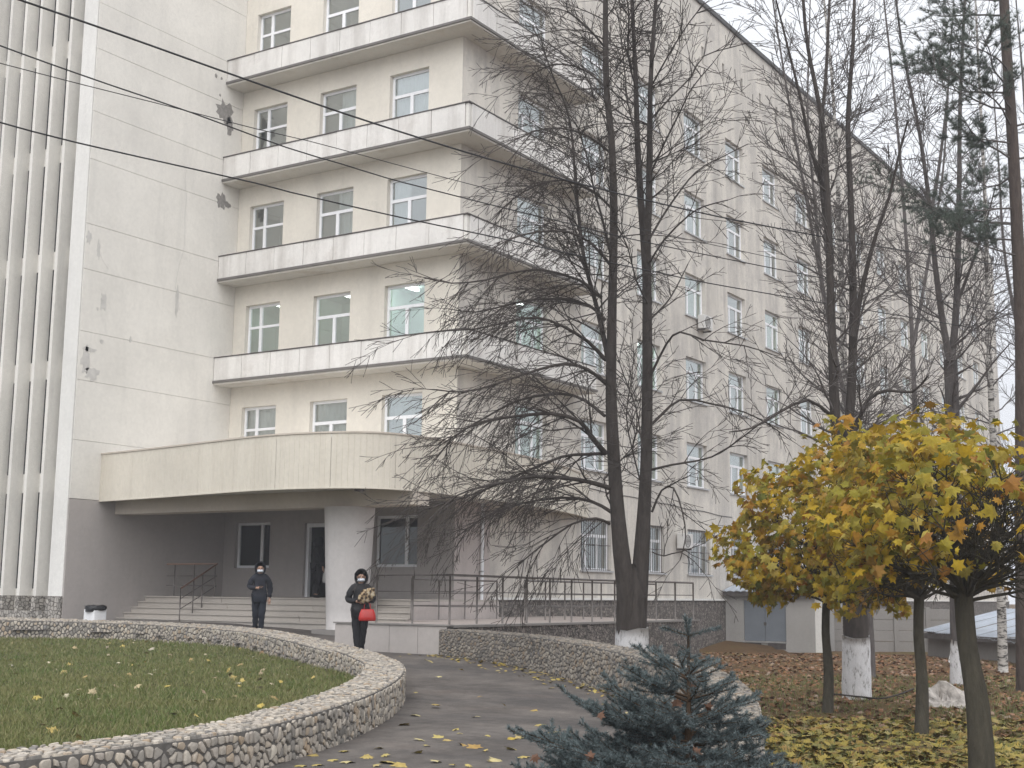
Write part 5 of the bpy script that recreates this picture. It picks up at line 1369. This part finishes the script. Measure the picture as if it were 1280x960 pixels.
toC = lambda p: nrm((-p[0], -p[1], 0))
# walking man with a phone
pm = ud(322, 800, 33.2); pm.z = zl(to_ud(pm)[1])+.005
person('person in dark hooded jacket and jeans looking down at a phone', tuple(pm), toC(pm), 1.76, MT['navy'], MT['jeans'], dict(kneel=(.075, -.09, .50), anklel=(.065, -.03, .08), kneer=(-.075, -.0, .49), ankler=(-.07, .16, .12), ell=(.255, .03, 1.12), wrl=(.245, -.05, .86), elr=(-.25, .03, 1.13), wrr=(-.06, -.23, 1.12), hdr=(1, -.25, .05), upr=(0, 0, -1), hem=.84, hy=-.035), True, ['mask'])
w_ = Matrix.Translation(pm) @ Matrix.Rotation(math.atan2(toC(pm)[1], toC(pm)[0])+math.pi/2, 4, 'Z')
m = MB().box(-.04, .04, -.008, .008, -.075, .075); m.V = [tuple(w_ @ (Matrix.Translation((.03, -.27, 1.165)) @ Matrix.Rotation(-.9, 4, 'X')) @ Vector(v)) for v in m.V]
tag(bevel(m.build('phone', MT['phone'], None), .004), 'dark phone held up by the person in the hooded jacket', 'phone')
# woman with red bag
pw = ud(449, 812, 26.4); pw.z = zl(to_ud(pw)[1])+.005
person('person in black hooded coat and pale face mask carrying a red handbag', tuple(pw), toC(pw), 1.68, MT['black_coat'], MT['black_cloth'], dict(kneel=(.06, -.03, .50), anklel=(.03, .02, .08), kneer=(-.065, -.07, .50), ankler=(-.035, -.12, .08), ell=(.26, .0, 1.12), wrl=(.10, -.24, 1.12), hdl=(-1, -.2, .25), upl=(0, -1, 0), elr=(-.26, .0, 1.12), wrr=(-.05, -.24, 1.10), hdr=(1, -.2, .3), upr=(0, -1, 0), hem=.80, wide=1.02), True, ['mask'])
ww = Matrix.Translation(pw) @ Matrix.Rotation(math.atan2(toC(pw)[1], toC(pw)[0])+math.pi/2, 4, 'Z')
def held(name, m, mat, parent=None, smooth=True):
    m.V = [tuple(ww @ Vector(v)) for v in m.V]; return m.build(name, mat, parent, smooth)
HB = tag(empty('handbag', tuple(ww @ Vector((.13, -.24, .72)))), 'red handbag with short handles hanging from the arm of the person in black', 'handbag')
m = MB()
for j, (z, a, b_) in enumerate(((.70, .155, .06), (.72, .17, .075), (.78, .168, .075), (.86, .15, .06), (.92, .125, .04), (.93, .115, .03))):
    for i in range(20): t = 6.283*i/20; c, s = math.cos(t), math.sin(t); m.V.append((.14+a*math.copysign(abs(c)**.6, c), -.25+b_*math.copysign(abs(s)**.6, s), z))
for j in range(5):
    for i in range(20): m.F.append((j*20+i, j*20+(i+1) % 20, j*20+20+(i+1) % 20, j*20+20+i))
m.F += [tuple(reversed(range(20))), tuple(100+i for i in range(20))]
held('bag_body', m, MT['red'], HB)
for yy in (-.28, -.22): held('handle', MB().tube([(.07, yy, .92), (.08, yy+.005, 1.02), (.13, yy+.01, 1.09), (.19, yy+.005, 1.02), (.20, yy, .92)], .008, 6), MT['red'], HB)
m = ellip((0, 0, 0), (.20, .06, .12), 18, 12); rr = random.Random(3)
m.V = [tuple(Vector((.12, -.30, 1.19)) + (Matrix.Rotation(-.65, 3, 'Y') @ Vector((v[0]*(1+.15*math.sin(v[2]*40)), v[1]*(1+.3*rr.uniform(-1, 1)), v[2]*(1+.18*rr.uniform(-1, 1)))))) for v in m.V]
tag(held('folded_scarf', m, MT['leopard']), 'leopard-patterned folded cloth held against the chest by the person in black', 'scarf')
# person at the door
pd = uy(396, 747, YC-.35); pd.z = 1.432
person('person in black standing at the entrance door, half hidden by the column', tuple(pd), nrm((.35, .9, 0)), 1.74, MT['black_cloth'], MT['black_cloth'], dict(kneel=(.10, -.03, .50), anklel=(.10, .03, .08), kneer=(-.09, .0, .50), ankler=(-.09, .10, .08), ell=(.27, .02, 1.12), wrl=(.24, -.14, .98), elr=(-.27, .03, 1.12), wrr=(-.28, -.02, .86), hem=.80), True, [])
m = MB(); c = uy(406, 728, YC-.45); rr = random.Random(4)
for j, (z, a) in enumerate(((0, .06), (.05, .09), (.15, .09), (.25, .07), (.32, .03), (.42, .02))):
    for i in range(12): t = 6.283*i/12; m.V.append((c.x+a*math.cos(t)*(1+rr.uniform(-.1, .1)), c.y+a*.5*math.sin(t), 1.86+z))
for j in range(5):
    for i in range(12): m.F.append((j*12+i, j*12+(i+1) % 12, j*12+12+(i+1) % 12, j*12+12+i))
m.F += [tuple(reversed(range(12))), tuple(60+i for i in range(12))]
tag(m.build('carrier_bag', MT['ac'], None, True), 'pale carrier bag held by the person at the door', 'bag')

bpy.data.scenes.remove(TS)

# ------------------------------------------------------------------ damp autumn air
m = MB(); c = G(0, 100); m.box(c.x-420, c.x+420, c.y-420, c.y+420, -1.8, 36)
hz = m.build('haze', MT['glass']); hz.data.materials.clear(); hm = bpy.data.materials.new('damp_air'); hm.use_nodes = True
for n in list(hm.node_tree.nodes): hm.node_tree.nodes.remove(n)
ho = hm.node_tree.nodes.new('ShaderNodeOutputMaterial'); hv = hm.node_tree.nodes.new('ShaderNodeVolumePrincipled')
hv.inputs['Color'].default_value = (.94, .95, 1, 1); hv.inputs['Density'].default_value = .0017; hv.inputs['Anisotropy'].default_value = .2
hm.node_tree.links.new(hv.outputs[0], ho.inputs['Volume']); hz.data.materials.append(hm)
tag(hz, 'thin grey autumn haze in the air around the building', 'haze', kind='stuff')
